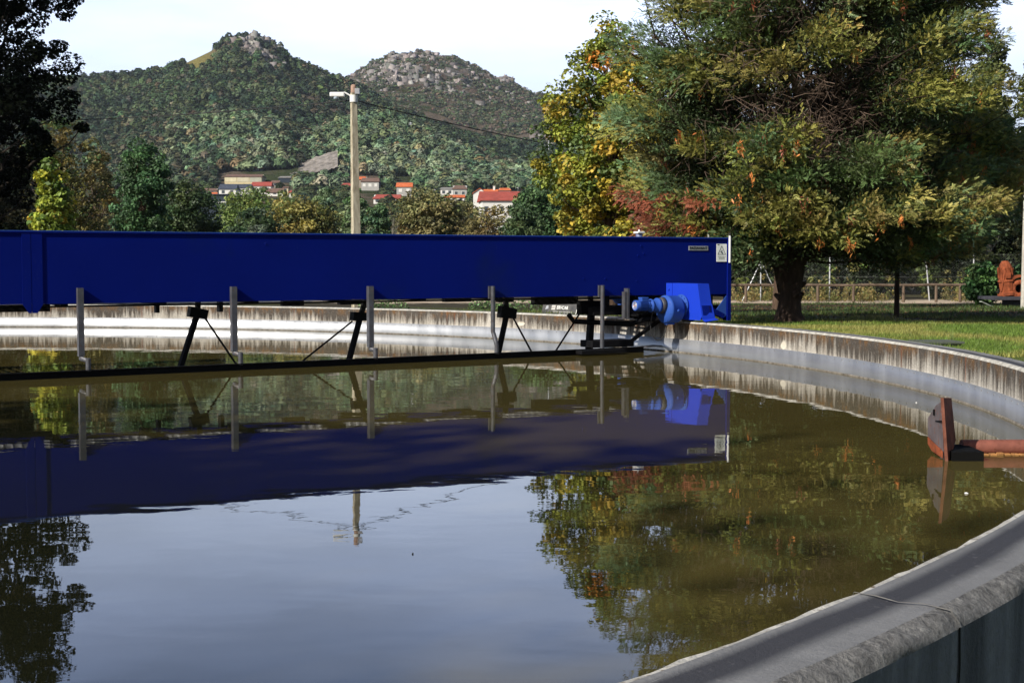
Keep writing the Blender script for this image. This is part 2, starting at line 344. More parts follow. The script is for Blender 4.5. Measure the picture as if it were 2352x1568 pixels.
sb = ring('steel_band', [(TR-.022, -.2), (TR-.022, .028), (TR-.022, BT), (TR-.012, BT+.001), (TR+.0, BT+.001)], M['band'], tank, vals=[-.2, .03, BT, BT+.01, BT+.02])
# crust of dried scum at the water line
def jc(i, th): u = th*TR; return -(fbm(u*4, u*0, 4, 41))*.012, (fbm(u*2.2, u*0, 4, 43)-.5)*.012 if i in (1, 2) else 0*u
ring('scum_line', [(TR-.02, .020), (TR-.024, .016), (TR-.030, .004), (TR-.031, -.02)], simple('scum_crust', (.15, .135, .115), .95, 0, .6, 14, .4, .1, dirt=(.04, .032, .022)), tank, n=1500, jitter=jc)
bm_ = MB()
for k in range(0, 900):
    th = -1.2 + k*.0065*0 + k*(.235/TR)
    if th > 2.6: break
    for z in (BT-.03,):
        c = Vector((TC[0]+(TR-.022)*math.cos(th), TC[1]+(TR-.022)*math.sin(th), z)); d = Vector((-math.cos(th), -math.sin(th), 0))
        bm_.lathe([(0, .008), (.006, .007), (.007, .0)], c, d, 6, False)
bo = bm_.build('bolt', simple('bolt_steel', (.25, .25, .26), .5, .5, .1, 9, 0), sb); bo['kind'] = 'stuff'
# joint filler across the near rim, and its crack down the outer face
PJ = G(1955, 1362, RIM); thj = math.atan2(PJ[1]-TC[1], PJ[0]-TC[0])
def joint(th, name='joint_filler', dark=False):
    j = MB(); pts = []
    for r, z, dt in ((TR+.0, RIM-.10, 0), (TR+.03, RIM+.006, 0), (TR+.10, RIM+.004, .0003), (TR+.18, RIM-.001, -.0004), (TR+.26, RIM+.003, .0003), (TR+.315, RIM-.000, 0), (TR+.340, RIM-.006, .0008), (TR+.372, RIM-.040, .0004)):
        t = th+dt; pts.append((TC[0]+r*math.cos(t), TC[1]+r*math.sin(t), z))
    V = []; Fq = []
    for i, p in enumerate(pts):
        t = Vector((-math.sin(th), math.cos(th), 0)); rr_ = random.Random(i); w = .003+rr_.random()*.004; V += [Vector(p)-t*w, Vector(p)+t*w]
    Fq = [(2*i, 2*i+1, 2*i+3, 2*i+2) for i in range(len(pts)-1)]; j.add(V, Fq); return j.build(name, simple('joint_mastic', (.20, .185, .16), .9, 0, .3, 30, .3), tank)
joint(thj)
def crack(th):
    j = MB()
    for k in range(7):
        r = TR+.3745; z0, z1 = RIM-.05-k*.12, RIM-.05-(k+1)*.12; t0, t1 = th+.0004*math.sin(k*2.1), th+.0004*math.sin((k+1)*2.1); w = .0004
        j.add([(TC[0]+r*math.cos(t)*1., TC[1]+r*math.sin(t), z) for t, z in ((t0-w, z0), (t0+w, z0), (t1+w, z1), (t1-w, z1))], [(0, 1, 2, 3)])
    return j.build('joint_crack', M['black'], tank)
crack(thj)
PJ2 = G(2098, 797, RIM); joint(math.atan2(PJ2[1]-TC[1], PJ2[0]-TC[0]))

# water
th = np.linspace(0, 2*math.pi, 257)[:-1]
V = np.concatenate([[[TC[0], TC[1], 0]], np.stack([TC[0]+(TR+.05)*np.cos(th), TC[1]+(TR+.05)*np.sin(th), 0*th], 1)])
mesh_np('water', V, [np.stack([np.zeros(256, int), np.arange(1, 257), np.roll(np.arange(1, 257), -1)], 1)], M['water'])
bpy.data.objects['water']['kind'] = 'structure'
# ground sheet: from the foot of the tank to the horizon
def ground_mat():
    m, nt, p, o = new_mat('ground'); w = worldco(nt)
    sp = nt.nodes.new('ShaderNodeSeparateXYZ'); nt.links.new(w, sp.inputs[0])
    n = noise(nt, w, 1.4, 6, .65); n3 = noise(nt, w, 14, 5, .7); n2 = noise(nt, w, .25, 4, .6)
    g = ramp(nt, math_(nt, 'ADD', math_(nt, 'MULTIPLY', n, .5), math_(nt, 'MULTIPLY', n3, .5)), [(.32, (.035, .055, .012)), (.5, (.075, .105, .022)), (.68, (.15, .15, .045))])
    soil = ramp(nt, n3, [(.3, (.025, .022, .012)), (.7, (.065, .052, .032))])
    # bare needle-strewn soil past the tree, darkened for shade; pale path before the fence
    y = math_(nt, 'ADD', sp.outputs['Y'], math_(nt, 'MULTIPLY', math_(nt, 'SUBTRACT', n, .5), 9.))
    c = mixc(nt, math_(nt, 'MULTIPLY', maprange(nt, y, 25.5, 29.5), maprange(nt, n2, .35, .5, .6, 1.)), g, soil)
    c = mixc(nt, math_(nt, 'MULTIPLY', maprange(nt, y, 54, 55), maprange(nt, y, 60, 58)), c, (.50, .40, .30))
    nt.links.new(c, p.inputs['Base Color']); p.inputs['Roughness'].default_value = .95; p.inputs['Specular IOR Level'].default_value = .1
    bump(nt, p, n3, .8, .05); return m
rad = np.concatenate([np.linspace(TR+.366, TR+30, 90), np.geomspace(TR+31, 3500, 60)]); tha = np.linspace(0, 2*math.pi, 361)
RR, TT = np.meshgrid(rad, tha, indexing='ij'); X = TC[0]+RR*np.cos(TT); Y = TC[1]+RR*np.sin(TT); Z = gz(X, Y)
i, k = np.meshgrid(np.arange(len(rad)-1), np.arange(360), indexing='ij'); a = (i*361+k).ravel()
gr = mesh_np('ground', np.stack([X, Y, Z], -1).reshape(-1, 3), [np.stack([a, a+361, a+362, a+1], 1)], ground_mat(), smooth=True); gr['kind'] = 'structure'

# ------------------------------------------------------------------ the travelling scraper bridge
BO = np.array([3.975, 25.4]); BA = math.atan2(25.4-19.15, 3.975+7.035); BU = np.array([math.cos(BA), math.sin(BA)]); BN = np.array([-BU[1], BU[0]])
bridge = thing('scraper_bridge', 'long dark blue scraper bridge spanning the round tank', 'scraper bridge', (BO[0], BO[1], 0), BA)
def BL(px, py, c=0.):
    """the point of the bridge's upright plane y=c seen there, in the bridge's own frame"""
    d = ray(px, py); e = np.array([BO[0], BO[1]]) + BN*c
    t = ((e-EYE[:2])@BN)/(d[:2]@BN); P = EYE+d*t
    return np.array([(P[:2]-BO)@BU, c, P[2]])
ZT, ZB = 2.02, 1.0
def BP(px, py, z):                       # point at height z in the bridge frame
    P = G(px, py, z); q = P[:2]-BO; return np.array([q@BU, q@BN, P[2]])
L0 = -21.0
b = MB()
prof = [(-.0, ZB), (-.0, ZT-.03), (-.022, ZT-.03), (-.022, ZT), (.06, ZT), (.06, ZT-.012), (.012, ZT-.012), (.012, ZB+.012), (.10, ZB+.012), (.10, ZB)]
b.prism([(L0, y, z) for y, z in prof], (-L0-.08, 0, 0)); fb = b.build('front_beam', M['blue'], bridge)
xj = BL(73, 700)[0]; xa, xb_ = BL(52, 700)[0], BL(99, 700)[0]; xc, xd = BL(66, 719)[0], BL(86, 719)[0]; zl = BL(75, 719)[2]
b = MB(); b.prism([(xa, -.016, ZT-.035), (xj-.004, -.016, ZT-.035), (xj-.004, -.016, zl), (xc, -.016, zl), (xa, -.016, ZB)], (0, .014, 0))
b.prism([(xj+.004, -.016, ZT-.035), (xb_, -.016, ZT-.035), (xb_, -.016, ZB), (xd, -.016, zl), (xj+.004, -.016, zl)], (0, .014, 0)); b.build('joint_plate', M['blue'], bridge)
b = MB(); b.prism([(L0, 1.30-y, z) for y, z in prof], (-L0-.08, 0, 0)); b.build('rear_beam', M['blue'], bridge)
b = MB()
for k in range(160):
    x = -.12-k*.13
    b.box((x-.012, .1, ZB+.10), (x+.012, 1.2, ZB+.13))
b.box((L0, .10, ZB+.09), (-.1, .16, ZB+.14)); b.box((L0, 1.14, ZB+.09), (-.1, 1.2, ZB+.14)); b.box((L0, .62, ZB+.06), (-.1, .68, ZB+.098))
dk = b.build('deck_grating', M['galv'], bridge); 
b = MB()
for k in range(15):
    x = -.6-k*1.4; b.box((x-.05, .013, ZB-.035), (x+.05, 1.287, ZB+.055))
b.box((L0, .30, ZB-.06), (-.5, .42, ZB-.036)); b.build('cross_member', M['black_steel'], bridge)
# bolts and rub marks seen on the plate
b = MB()
for px, py in ((1472, 565), (1465, 587), (1478, 583), (1462, 645), (1390, 640), (610, 560), (1340, 640)):
    P = BL(px, py); b = MB(); b.lathe([(0, .016), (.012, .014), (.014, .0)], (P[0], 0, P[2]), (0, -1, 0), 8, False); b.build('bolt', M['blue'], fb)
# end frame over the rim
b = MB(); b.box((-.08, -.03, .52), (0, .10, ZT+.004), .004); b.box((-.08, 1.2, .52), (0, 1.33, ZT+.004), .004); b.box((-.06, .1, .95), (-.01, 1.2, ZT-.05)); b.build('end_frame', M['blue'], bridge)
b = MB(); b.prism([(-.085, -.0, ZB-.03), (-.085, .0, .60), (-.17, .0, .56), (-.31, .0, .72)], (0, .012, 0)); b.build('gusset', M['blue_motor'], bridge)
b = MB(); b.bar((-.95, .03, ZB-.05), (-.15, .03, .60), .09, .09); b.build('brace', M['blue'], bridge); b = MB(); b.bar((-.95, 1.2, ZB-.05), (-.15, 1.2, .60), .09, .09); b.build('brace', M['blue'], bridge)
# carriage under the end
b = MB(); b.box((-2.9, .10, .66), (-.1, .26, .80), .01); b.box((-2.2, .9, .66), (-.1, 1.06, .80), .01)
b.box((-1.75, .25, .66), (-1.6, .9, .8)); b.box((-.5, .25, .66), (-.35, .9, .8))
for x in (-2.6, -1.7, -.35): b.box((x-.05, .12, .8), (x+.05, .22, ZB))
b.build('carriage', M['black_steel'], bridge)
b = MB(); b.box((-1.9, .55, .555), (-.09, .56, ZB+.05)); b.box((-1.75, .30, .56), (-.1, .32, .74)); b.build('black_end_plate', M['black_steel'], bridge)  # black plates added to close the see-through gap under the beam end
b = MB(); b.box((L0, -.0235, ZT-.009), (-.085, -.004, ZT+.0025)); b.build('top_edge', M['blue_motor'], bridge)  # strip in brighter blue draws a pale line along the lip
# drive housing: a wheel cover standing out towards the tank's near side
P0 = BL(1539, 650, 0.); 
ya = -.92; Pf = BL(1602.4, 651.5, ya); Pr = BL(1628, 653, ya)
x0 = Pf[0]; x1 = Pr[0]; zt = Pf[2]; 
b = MB(); T = .008
lo = [(-.02, zt), (ya, zt), (ya-.13, .66), (ya-.08, .585), (-.30, .585), (-.30, .80), (-.02, .80)]
b.prism([(x0, y, z) for y, z in lo], (T, 0, 0))                       # left plate
b.prism([(x1, y, z) for y, z in lo], (-T, 0, 0))                      # right plate
b.add([(x0+T, ya, zt), (x1-T, ya, zt), (x1-T, ya-.13, .66), (x0+T, ya-.13, .66), (x0+T, ya+T, zt), (x1-T, ya+T, zt), (x1-T, ya-.13+T, .66), (x0+T, ya-.13+T, .66)], [(0, 1, 2, 3), (4, 7, 6, 5), (0, 3, 7, 4), (1, 5, 6, 2)])
b.box((x0+T, ya, zt-T), (x1-T, -.02, zt-.0005))
dh = b.build('drive_housing', M['blue_bright'], bridge)
b = MB(); zs = 1.05-.12
b.add([(x0-.01, ya-.085, .86), (x1+.01, ya-.085, .86), (x1+.02, ya-.16, .62), (x0-.01, ya-.16, .60), (x1+.03, ya-.24, .60), (x0+.0, ya-.23, .57)], [(0, 1, 2, 3), (3, 2, 4, 5)]); 
m_ = b.build('splash_flap', M['blue_bright'], dh); md = m_.modifiers.new('thick', 'SOLIDIFY'); md.thickness = .008
b = MB(); b.box((x0-.012, -.20, .90), (x0, -.02, zt+.0), .003); b.lathe([(0, .022), (.02, .02), (.022, 0)], (x0-.012, -.11, zt-.11), (-1, 0, 0), 6, False); b.build('bracket_plate', M['blue_bright'], dh)
b = MB(); b.lathe([(-.09, .0), (-.09, .26), (-.075, .30), (.075, .30), (.09, .26), (.09, 0)], ((x0+x1)/2, -.48, .548+.301), (1, 0, 0), 36); wh = b.build('wheel', M['rubber'], bridge)
b = MB(); b.prism([(x0+.02, ya-.088, .84), (x1-.02, ya-.088, .84), (x1-.02, ya-.132, .67), (x0+.02, ya-.132, .67)], (0, -.010, 0)); ap = b.build('access_panel', M['blue'], dh)
b = MB(); b.bar((x1-.06, ya-.095, .83), (x1-.06, ya-.125, .74), .008, .012); b.build('panel_hinge', M['black_steel'], ap)
# gearbox and motor lie along the bridge in front of the beam
gy = -.50; gz_ = BL(1545, 706, gy)[2]; gx = x0-.008
b = MB(); b.lathe([(0, .0), (0, .185), (-.02, .195), (-.035, .195), (-.045, .15), (-.10, .15)], (gx, gy, gz_+.03), (1, 0, 0), 40)
for k in range(12):
    q = k*math.pi/6+.2; b.lathe([(-.035, .013), (-.052, .013), (-.053, 0)], (gx, gy+.168*math.cos(q), gz_+.03+.168*math.sin(q)), (1, 0, 0), 6, False)
b.build('mounting_flange', M['blue_motor'], bridge)
b = MB(); r = .235
b.lathe([(-.10, 0), (-.10, r*.80), (-.115, r*.95), (-.14, r), (-.33, r*.99), (-.345, r*1.04), (-.375, r*1.04), (-.385, r*.97), (-.40, r*.93), (-.42, r*.62), (-.425, 0)], (gx, gy, gz_-.03), (1, 0, 0), 56)
b.lathe([(0, .028), (.014, .028), (.018, .0)], (gx-.25, gy-.225, gz_-.05), (0, -1, -.1), 20)
for k in range(8):
    q = k*math.pi/4+.3; b.lathe([(-.385, .012), (-.405, .012), (-.406, 0)], (gx, gy+.21*math.cos(q), gz_-.03+.21*math.sin(q)), (1, 0, 0), 6, False)
b.box((gx-.36, gy-.05, gz_-.03-r-.03), (gx-.20, gy+.05, gz_-.03-r+.02), .01)
b.build('gearbox', M['blue_motor'], bridge)
b = MB(); b.lathe([(-.42, 0), (-.42, .145), (-.47, .135), (-.50, .12), (-.52, 0)], (gx, gy, gz_+.04), (1, 0, 0), 32); b.build('adapter', M['dark_steel'], bridge)
b = MB(); b.lathe([(-.50, 0), (-.50, .125), (-.53, .13), (-.55, .13), (-.56, .105), (-.62, .10), (-.66, .085), (-.67, .115), (-.685, .115), (-.69, .08), (-.73, .08), (-.73, 0)], (gx, gy, gz_+.04), (1, 0, 0), 32); b.build('reduction_stage', M['blue_motor'], bridge)
mc = (gx, gy, gz_+.045); ma = -.73
b = MB(); b.lathe([(ma, 0), (ma, .088), (ma-.02, .092), (ma-.03, .074), (ma-.19, .074), (ma-.20, .086), (ma-.215, .086), (ma-.215, 0)], mc, (1, 0, 0), 32)
for k in range(26):
    q = k*2*math.pi/26; c, s_ = math.cos(q), math.sin(q)
    if s_ > .8: continue
    b.bar((mc[0]+ma-.03, mc[1]+.083*c, mc[2]+.083*s_), (mc[0]+ma-.195, mc[1]+.083*c, mc[2]+.083*s_), .005, .02, (0, c, s_))
mo = b.build('motor', M['blue_motor'], bridge)
b = MB(); b.lathe([(ma-.20, .092), (ma-.265, .092), (ma-.275, .084), (ma-.276, .070), (ma-.272, .068), (ma-.272, 0)], mc, (1, 0, 0), 32); fc = b.build('fan_cover', M['blue_motor'], mo)
b = MB()
for q in np.linspace(.012, .066, 6): b.lathe([(ma-.273, q), (ma-.2765, q+.002), (ma-.273, q+.004)], mc, (1, 0, 0), 28)
for k in range(8): q = k*math.pi/4; b.bar((mc[0]+ma-.2745, mc[1], mc[2]), (mc[0]+ma-.2745, mc[1]+.07*math.cos(q), mc[2]+.07*math.sin(q)), .004, .003)
b.build('fan_grille', M['galv'], fc)
b = MB(); b.lathe([(ma-.2725, 0), (ma-.2785, .014), (ma-.272, .016)], mc, (1, 0, 0), 16); b.build('fan_hub', simple('orange_sticker', (.6, .14, .05), .5, 0, .1, 5, 0), fc)
b = MB(); b.box((mc[0]+ma-.16, mc[1]-.055, mc[2]+.07), (mc[0]+ma-.03, mc[1]+.055, mc[2]+.115), .008); b.box((mc[0]+ma-.165, mc[1]-.06, mc[2]+.115), (mc[0]+ma-.025, mc[1]+.06, mc[2]+.14), .008); b.build('terminal_box', M['blue_motor'], mo)
b = MB(); b.bar((mc[0]+ma-.05, mc[1], mc[2]-.08), (mc[0]+ma-.15, mc[1]+.1, .68), .045, .045); b.bar((mc[0]+ma-.19, mc[1]+.1, .665), (mc[0]+ma-.0, mc[1]+.5, .665), .05, .03); b.build('motor_support', M['black_steel'], bridge)
# loose power cable hanging from the gearbox
pts = [Vector((gx-.62, gy+.02, gz_-.08)), Vector((gx-.60, gy+.1, .42)), Vector((gx-.50, gy+.08, .24)), Vector((gx-.38, gy+.05, .28)), Vector((gx-.28, gy+.05, .50)), Vector((gx-.22, gy+.05, gz_-.2))]
cs = []
for i in range(len(pts)-1):
    for t in np.linspace(0, 1, 6)[:-1]:
        p0, p1, p2, p3 = pts[max(i-1, 0)], pts[i], pts[i+1], pts[min(i+2, len(pts)-1)]
        cs.append(.5*((2*p1)+(p2-p0)*t+(2*p0-5*p1+4*p2-p3)*t*t+(3*p1-p0-3*p2+p3)*t**3))
b = MB(); b.tube(cs+[pts[-1]], .009, 6); b.build('cable', M['rubber'], bridge)
# second drive on the far side
b = MB(); X2 = BL(1425, 703, 1.75)[0]
b.lathe([(0, 0), (0, .17), (-.06, .19), (-.22, .19), (-.25, .14), (-.30, .11), (-.50, .10), (-.52, 0)], (X2+.15, 1.75, .98), (1, 0, 0), 28); b.box((X2+.17, 1.35, .62), (X2+.42, 2.1, 1.22), .01); b.build('rear_gearbox', M['blue_motor'], bridge)
b = MB(); b.lathe([(-.10, 0), (-.10, .29), (.10, .29), (.10, 0)], (X2+.30, 1.75, .548+.29), (1, 0, 0), 28); b.build('wheel', M['rubber'], bridge)
# warning sign, maker's plate
b = MB(); sx0, sz1 = BL(1647.7, 560, -.03)[::2]; sx1, sz0 = BL(1670.5, 601, -.03)[::2]
b.box((sx0, -.012, sz0), (sx1, -.006, sz1)); sg = b.build('warning_sign', M['sign_white'], bridge)
w_ = sx1-sx0; h_ = sz1-sz0; cx = (sx0+sx1)/2
b = MB(); tz0 = sz0+h_*.40; tz1 = sz0+h_*.90; tw = w_*.40
def outline_tri(b, c, z0, z1, hw, t):
    P = [(c-hw, z0), (c+hw, z0), (c, z1)]
    cz = (z0*2+z1)/3
    Q = [(c+(x-c)*(1-t), cz+(z-cz)*(1-t)) for x, z in P]
    for k in range(3):
        a, d = P[k], P[(k+1) % 3]; e, f = Q[(k+1) % 3], Q[k]
        b.prism([(a[0], -.0145, a[1]), (d[0], -.0145, d[1]), (e[0], -.0145, e[1]), (f[0], -.0145, f[1])], (0, .002, 0))
outline_tri(b, cx, tz0, tz1, tw, .13)
def gear(b, gx_, gz__, r):
    for k in range(8):
        q = k*math.pi/4; b.prism([(gx_+math.cos(q+a_)*rr, -.0145, gz__+math.sin(q+a_)*rr) for a_, rr in ((-.3, r*.7), (.3, r*.7), (.22, r*1.12), (-.22, r*1.12))], (0, .002, 0))
    n = 14
    for k in range(n):
        q0, q1 = k*2*math.pi/n, (k+1)*2*math.pi/n
        b.prism([(gx_+math.cos(q)*rr, -.0145, gz__+math.sin(q)*rr) for q, rr in ((q0, r*.5), (q1, r*.5), (q1, r*.85), (q0, r*.85))], (0, .002, 0))
gear(b, cx-w_*.06, tz0+h_*.15, w_*.06); gear(b, cx+w_*.06, tz0+h_*.095, w_*.06); gear(b, cx+w_*.02, tz0+h_*.225, w_*.045)
b.box((cx-w_*.42, -.0145, sz1-h_*.075), (cx-w_*.24, -.0125, sz1-h_*.035))
b.build('symbol', M['black'], sg)
b = MB()
for r_i, (z, xs_) in enumerate(((.285, (.10, .22, .07, .16, .1)), (.215, (.18, .12, .2)), (.15, (.12, .26, .14)))):
    x = cx-w_*(sum(xs_)+.03*(len(xs_)-1))/2
    for q in xs_: b.box((x, -.0142, sz0+h_*(z-.012)), (x+w_*q, -.0125, sz0+h_*(z+.012))); x += w_*(q+.03)
b.build('small_print', simple('faded_print', (.22, .24, .18), .6, 0, .1, 5, 0), sg)
b = MB(); px0, pz1 = BL(1583.6, 564.8, -.03)[::2]; px1, pz0 = BL(1628, 575.4, -.03)[::2]; b.box((px0, -.012, pz0), (px1, -.002, pz1), .002); npl = b.build('nameplate', M['plate'], bridge)
vs, fs = text_mb('PASSAVANT', .066, .002, 1.0); xs_ = [v[0] for v in vs]; k = (px1-px0)*.90/(max(xs_)-min(xs_))
b = MB(); b.add([((px0+px1)/2+v[0]*k, -.0145+v[1]*1, (pz0+pz1)/2+v[2]) for v in vs], fs); b.build('lettering', M['black'], npl)
# poles and beacon on top
for (px, pyt, pyb, c) in ((1676.5, 537, 603, -.045), (1627, 534, 556, 1.25)):
    P1 = BL(px, pyt, c); P2 = BL(px, pyb, c); b = MB(); b.tube([(P1[0], c, P2[2]), (P1[0], c, P1[2]-.03)], .021, 12)
    gp = b.build('guard_pole', M['white_paint'], bridge); b = MB(); b.tube([(P1[0], c, P1[2]-.035), (P1[0], c, P1[2]+.01)], .024, 12); b.build('cap', M['rubber'], gp)
P1 = BL(1468, 541, .3); b = MB(); b.lathe([(0, .06), (.07, .06), (.075, 0)], (P1[0], .3, ZT-.01), (0, 0, 1), 16); be = b.build('lamp_socket', M['cap_blue'], bridge)
b = MB(); b.box((P1[0]-.075, .225, ZT+.065), (P1[0]+.075, .375, ZT+.10), .01); b.lathe([(0, .02), (.03, .018), (.035, 0)], (P1[0], .3, ZT+.10), (0, 0, 1), 10); b.build('socket_cap', M['white_paint'], be)

# hangers carrying the scum board
scumL = BP(-160, 882, .0); scumR = BP(1478, 808.5, .0)
sd = (scumR-scumL); sd /= np.linalg.norm(sd); slope = lambda x: scumL[1]+(x-scumL[0])*sd[1]/sd[0]
b = MB(); b.bar((scumL[0]-5, slope(scumL[0]-5), -.03), (scumR[0], scumR[1], -.03), .012, .26); b.bar((scumL[0]-5, slope(scumL[0]-5)-.02, .094), (scumR[0], scumR[1]-.02, .094), .05, .012)
b.bar((scumL[0]-5, slope(scumL[0]-5)-.012, .045), (scumR[0], scumR[1]-.012, .045), .014, .012)
b.build('scum_board', M['black_steel'], bridge)
b = MB(); b.bar((scumR[0]-.05, scumR[1], .09), (scumR[0]+.55, scumR[1]+.30, .09), .22, .014); b.build('board_tip', M['dark_steel'], bridge)
def hanger(px, top, bot, px2, kind):
    zt_ = BL(px, top, -.06)[2]; x = BL(px, top, -.06)[0]; y0 = -.062
    b = MB()
    x2 = BP(px2, 845, .1)[0]
    # x under the elbow: on the board line, where it is seen
    best = min(np.linspace(-20, 0, 4001), key=lambda q: abs(proj_px(q, slope(q), .1)-px2))
    x2, y2 = best, slope(best)
    if kind == 'channel':
        zb_ = max(.16, BL(px, bot, y0)[2])
        b.box((x-.040, y0-.05, zb_), (x+.040, y0-.042, zt_)); b.box((x-.040, y0-.042, zb_), (x-.032, y0+.052, zt_)); b.box((x+.032, y0-.042, zb_), (x+.040, y0+.052, zt_))
        b.tube([(x, y0, zb_+.01), (x, y0-.01, zb_-.035), (x2, y2, zb_-.035), (x2, y2, zb_-.035)], .034, 10); b.tube([(x2, y2, zb_+.0), (x2, y2, .08)], .036, 12)
    elif kind == 'bent':
        b.box((x-.06, y0+.02, ZB-.02), (x-.01, y0+.06, zt_)); b.tube([(x, y0, zt_), (x, y0, .44), (x+.01, y0-.01, .40), (x2-.01, y2, .26), (x2, y2, .22), (x2, y2, .08)], .036, 12)
    elif kind == 'straight':
        b.box((x-.06, y0+.02, ZB-.02), (x-.01, y0+.06, zt_)); b.tube([(x, y0, zt_), (x2, y2, .08)], .036, 12)
    return b.build('hanger', M['dark_steel'], bridge)
def proj_px(x, y, z):
    P = np.array([BO[0], BO[1], 0]) + np.append(BU*x+BN*y, z); d = P-EYE; return VW/2+F*d[0]/(d@FW)
hanger(183.5, 661, 818, 203, 'channel'); hanger(536, 658, 806, 553, 'channel'); hanger(850, 657, 797, 863, 'channel')
hanger(1132, 657, 0, 1141, 'bent'); hanger(1384, 655, 0, 1383, 'straight')
P1 = BL(1439, 662, -.10); P2 = BL(1439, 731, -.10); b = MB(); b.box((P1[0]-.055, -.13, P2[2]), (P1[0]-.005, -.122, P1[2]-.06)); b.box((P1[0]-.055, -.122, P2[2]), (P1[0]-.047, -.04, P1[2]-.06)); b.box((P1[0]-.002, -.14, P2[2]), (P1[0]+.04, -.02, P1[2]), .003); b.box((P1[0]-.12, -.16, P2[2]-.012), (P1[0]+.12, .1, P2[2])); b.build('hanger', M['dark_steel'], bridge)
# hinged scraper arms under the deck
def arm(neck, plate, foot, brace_a, brace_b, c=.55, w=.07):
    b = MB(); N0 = BL(*neck, c); pl = [BL(*q, c) for q in plate]; cx_ = sum(q[0] for q in pl)/len(pl); cz_ = sum(q[2] for q in pl)/len(pl)
    b.bar((N0[0], c, ZB+.02), (cx_, c, cz_), .07, .07); Ft = BL(*foot, c-.1)
    b.bar((cx_, c, cz_), (Ft[0], c-.1, min(Ft[2], 0)-.05), w, w); o = b.build('scraper_arm', M['black_steel'], bridge)
    b = MB(); b.prism([(q[0], c-.08, q[2]) for q in pl], (0, .16, 0)); b.build('hinge_plate', M['black_steel'], o)
    a_ = BL(*brace_a, c); e_ = BL(*brace_b, c-.2); b = MB(); b.tube([(a_[0], c, a_[2]), (e_[0], c-.2, e_[2])], .016, 8); b.bar((e_[0]-.0, c-.2, e_[2]), (e_[0]+.12, c-.2, -.06), .05, .03); b.build('tie_rod', M['black_steel'], o)
arm((455, 696), [(435, 703), (476, 712), (472, 733), (432, 727)], (411, 842), (472, 732), (541, 834))
arm((842, 698), [(809, 716), (848, 718), (847, 736), (807, 736)], (799, 828), (809, 738), (696, 828))
arm((1160, 690), [(1149, 702), (1183, 709), (1180, 732), (1146, 729)], (1142, 816), (1179, 730), (1222, 810))
arm((1355, 688), [(1330, 690), (1388, 690), (1386, 720), (1330, 722)], (1352, 812), (1330, 722), (1275, 808), .5, .10)
b = MB(); A1 = BL(1365, 777, .2); A2 = BL(1449, 775, .2); b.box((A1[0]-.1, .1, .10), (A2[0], .5, .22), .01); b.bar((A2[0]-.1, .15, .15), (A2[0]+.85, .15, .70), .07, .05)
A3 = BL(1326, 794, -.2); b.box((A3[0], -.35, .03), (A1[0]+.3, -.15, .09)); b.build('scum_blade', M['black_steel'], bridge)
b = MB(); p_ = [BL(1306, 722, .4), BL(1318, 738, .4), BL(1450, 744, .2), BL(1482, 733, .1), BL(1560, 733, .0)]; b.tube([tuple(q) for q in p_], .045, 10); b.build('lifting_tube', M['black_steel'], bridge)
# small drop plates along the underside
b = MB()
for px, py0, py1, ww in ((361, 698, 718, .05), (506, 697, 716, .06), (818, 690, 699, .6), (1160, 689, 694, .3), (1275, 686, 699, .9), (1050, 688, 693, .5), (40, 700, 716, .9), (672, 696, 702, .35)):
    a_ = BL(px, py1, .9); b = MB(); b.box((a_[0]-ww/2, .85, a_[2]), (a_[0]+ww/2, .98, ZB-.03)); b.build('drop_plate', M['black_steel'], bridge)


# ------------------------------------------------------------------ rusty baffle and pipe in the near right of the tank
bx = G(2172, 1058, -.0); D0 = bx[1]
baf = thing('scum_skimmer', 'rust-edged steel skimmer plate standing in the water beside the rusty pipe', 'skimmer', (bx[0], bx[1], 0))
def loc(px, py, D): return A(px, py, D)-np.array([bx[0], bx[1], 0])
b = MB(); pl = [(2162, 922), (2169, 1066), (2160, 1050), (2140, 1030), (2131, 1010), (2131, 960), (2150, 930)]
DD = lambda px: D0+.55-(px-2131)/40*.5
b.prism([loc(x, y, DD(x)) for x, y in pl], (.012, .012, 0)); b.build('plate', M['grey_rust'], baf)
b = MB(); b.prism([loc(2160, 913, D0+.02), loc(2178, 913, D0+.25), loc(2188, 1010, D0+.25), loc(2171, 1070, D0)], (.02, -.02, 0)); b.build('edge_flange', simple('brown_rust', (.15, .055, .035), .85, 0, .5, 9, .5, .2, dirt=(.08, .06, .055)), baf)
b = MB(); b.box(loc(2146, 950, D0+.35)-.012, loc(2152, 943, D0+.35)+np.array([.012, .0, .012])); b.bar(loc(2150, 967, D0+.33), loc(2164, 967, D0+.10), .012, .012); b.build('bracket', M['black_steel'], baf)
b = MB(); b.prism([loc(2131, 1002, D0+.53), loc(2166, 1036, D0+.1), loc(2166, 1052, D0+.1), loc(2140, 1034, D0+.45), loc(2131, 1018, D0+.54)], (-.006, -.015, 0)); b.build('rust_stripe', M['rust'], baf)
b = MB(); b.box((.05, -.02, -.3), (.30, .45, .075)); b.build('black_box', M['black'], baf)  # black box filling the dark gap between plate and pipe
pp = thing('scum_pipe', 'rusty red pipe with cracked crust lying at the waterline by the tank wall', 'pipe', (bx[0]+.1, bx[1]+.3, 0))
b = MB(); b.tube([(.16, .12, .055), (1.9, .12+.0, .06)], .062, 20); b.build('pipe_body', M['red_rust'], pp)
b = MB(); b.tube([(.79, .12, .057), (.80, .12, .057)], .064, 20); b.build('joint_collar', M['black_steel'], pp)
b = MB(); rr = random.Random(4)
for k in range(26): x = .25+k*.062; b.box((x, .03+rr.uniform(-.012, .012), -.03), (x+.05, .10, .012+rr.uniform(-.006, .01)), .004)
b.build('flaking_crust', simple('ochre_crust', (.34, .16, .05), .95, 0, .5, 20, .5), pp)

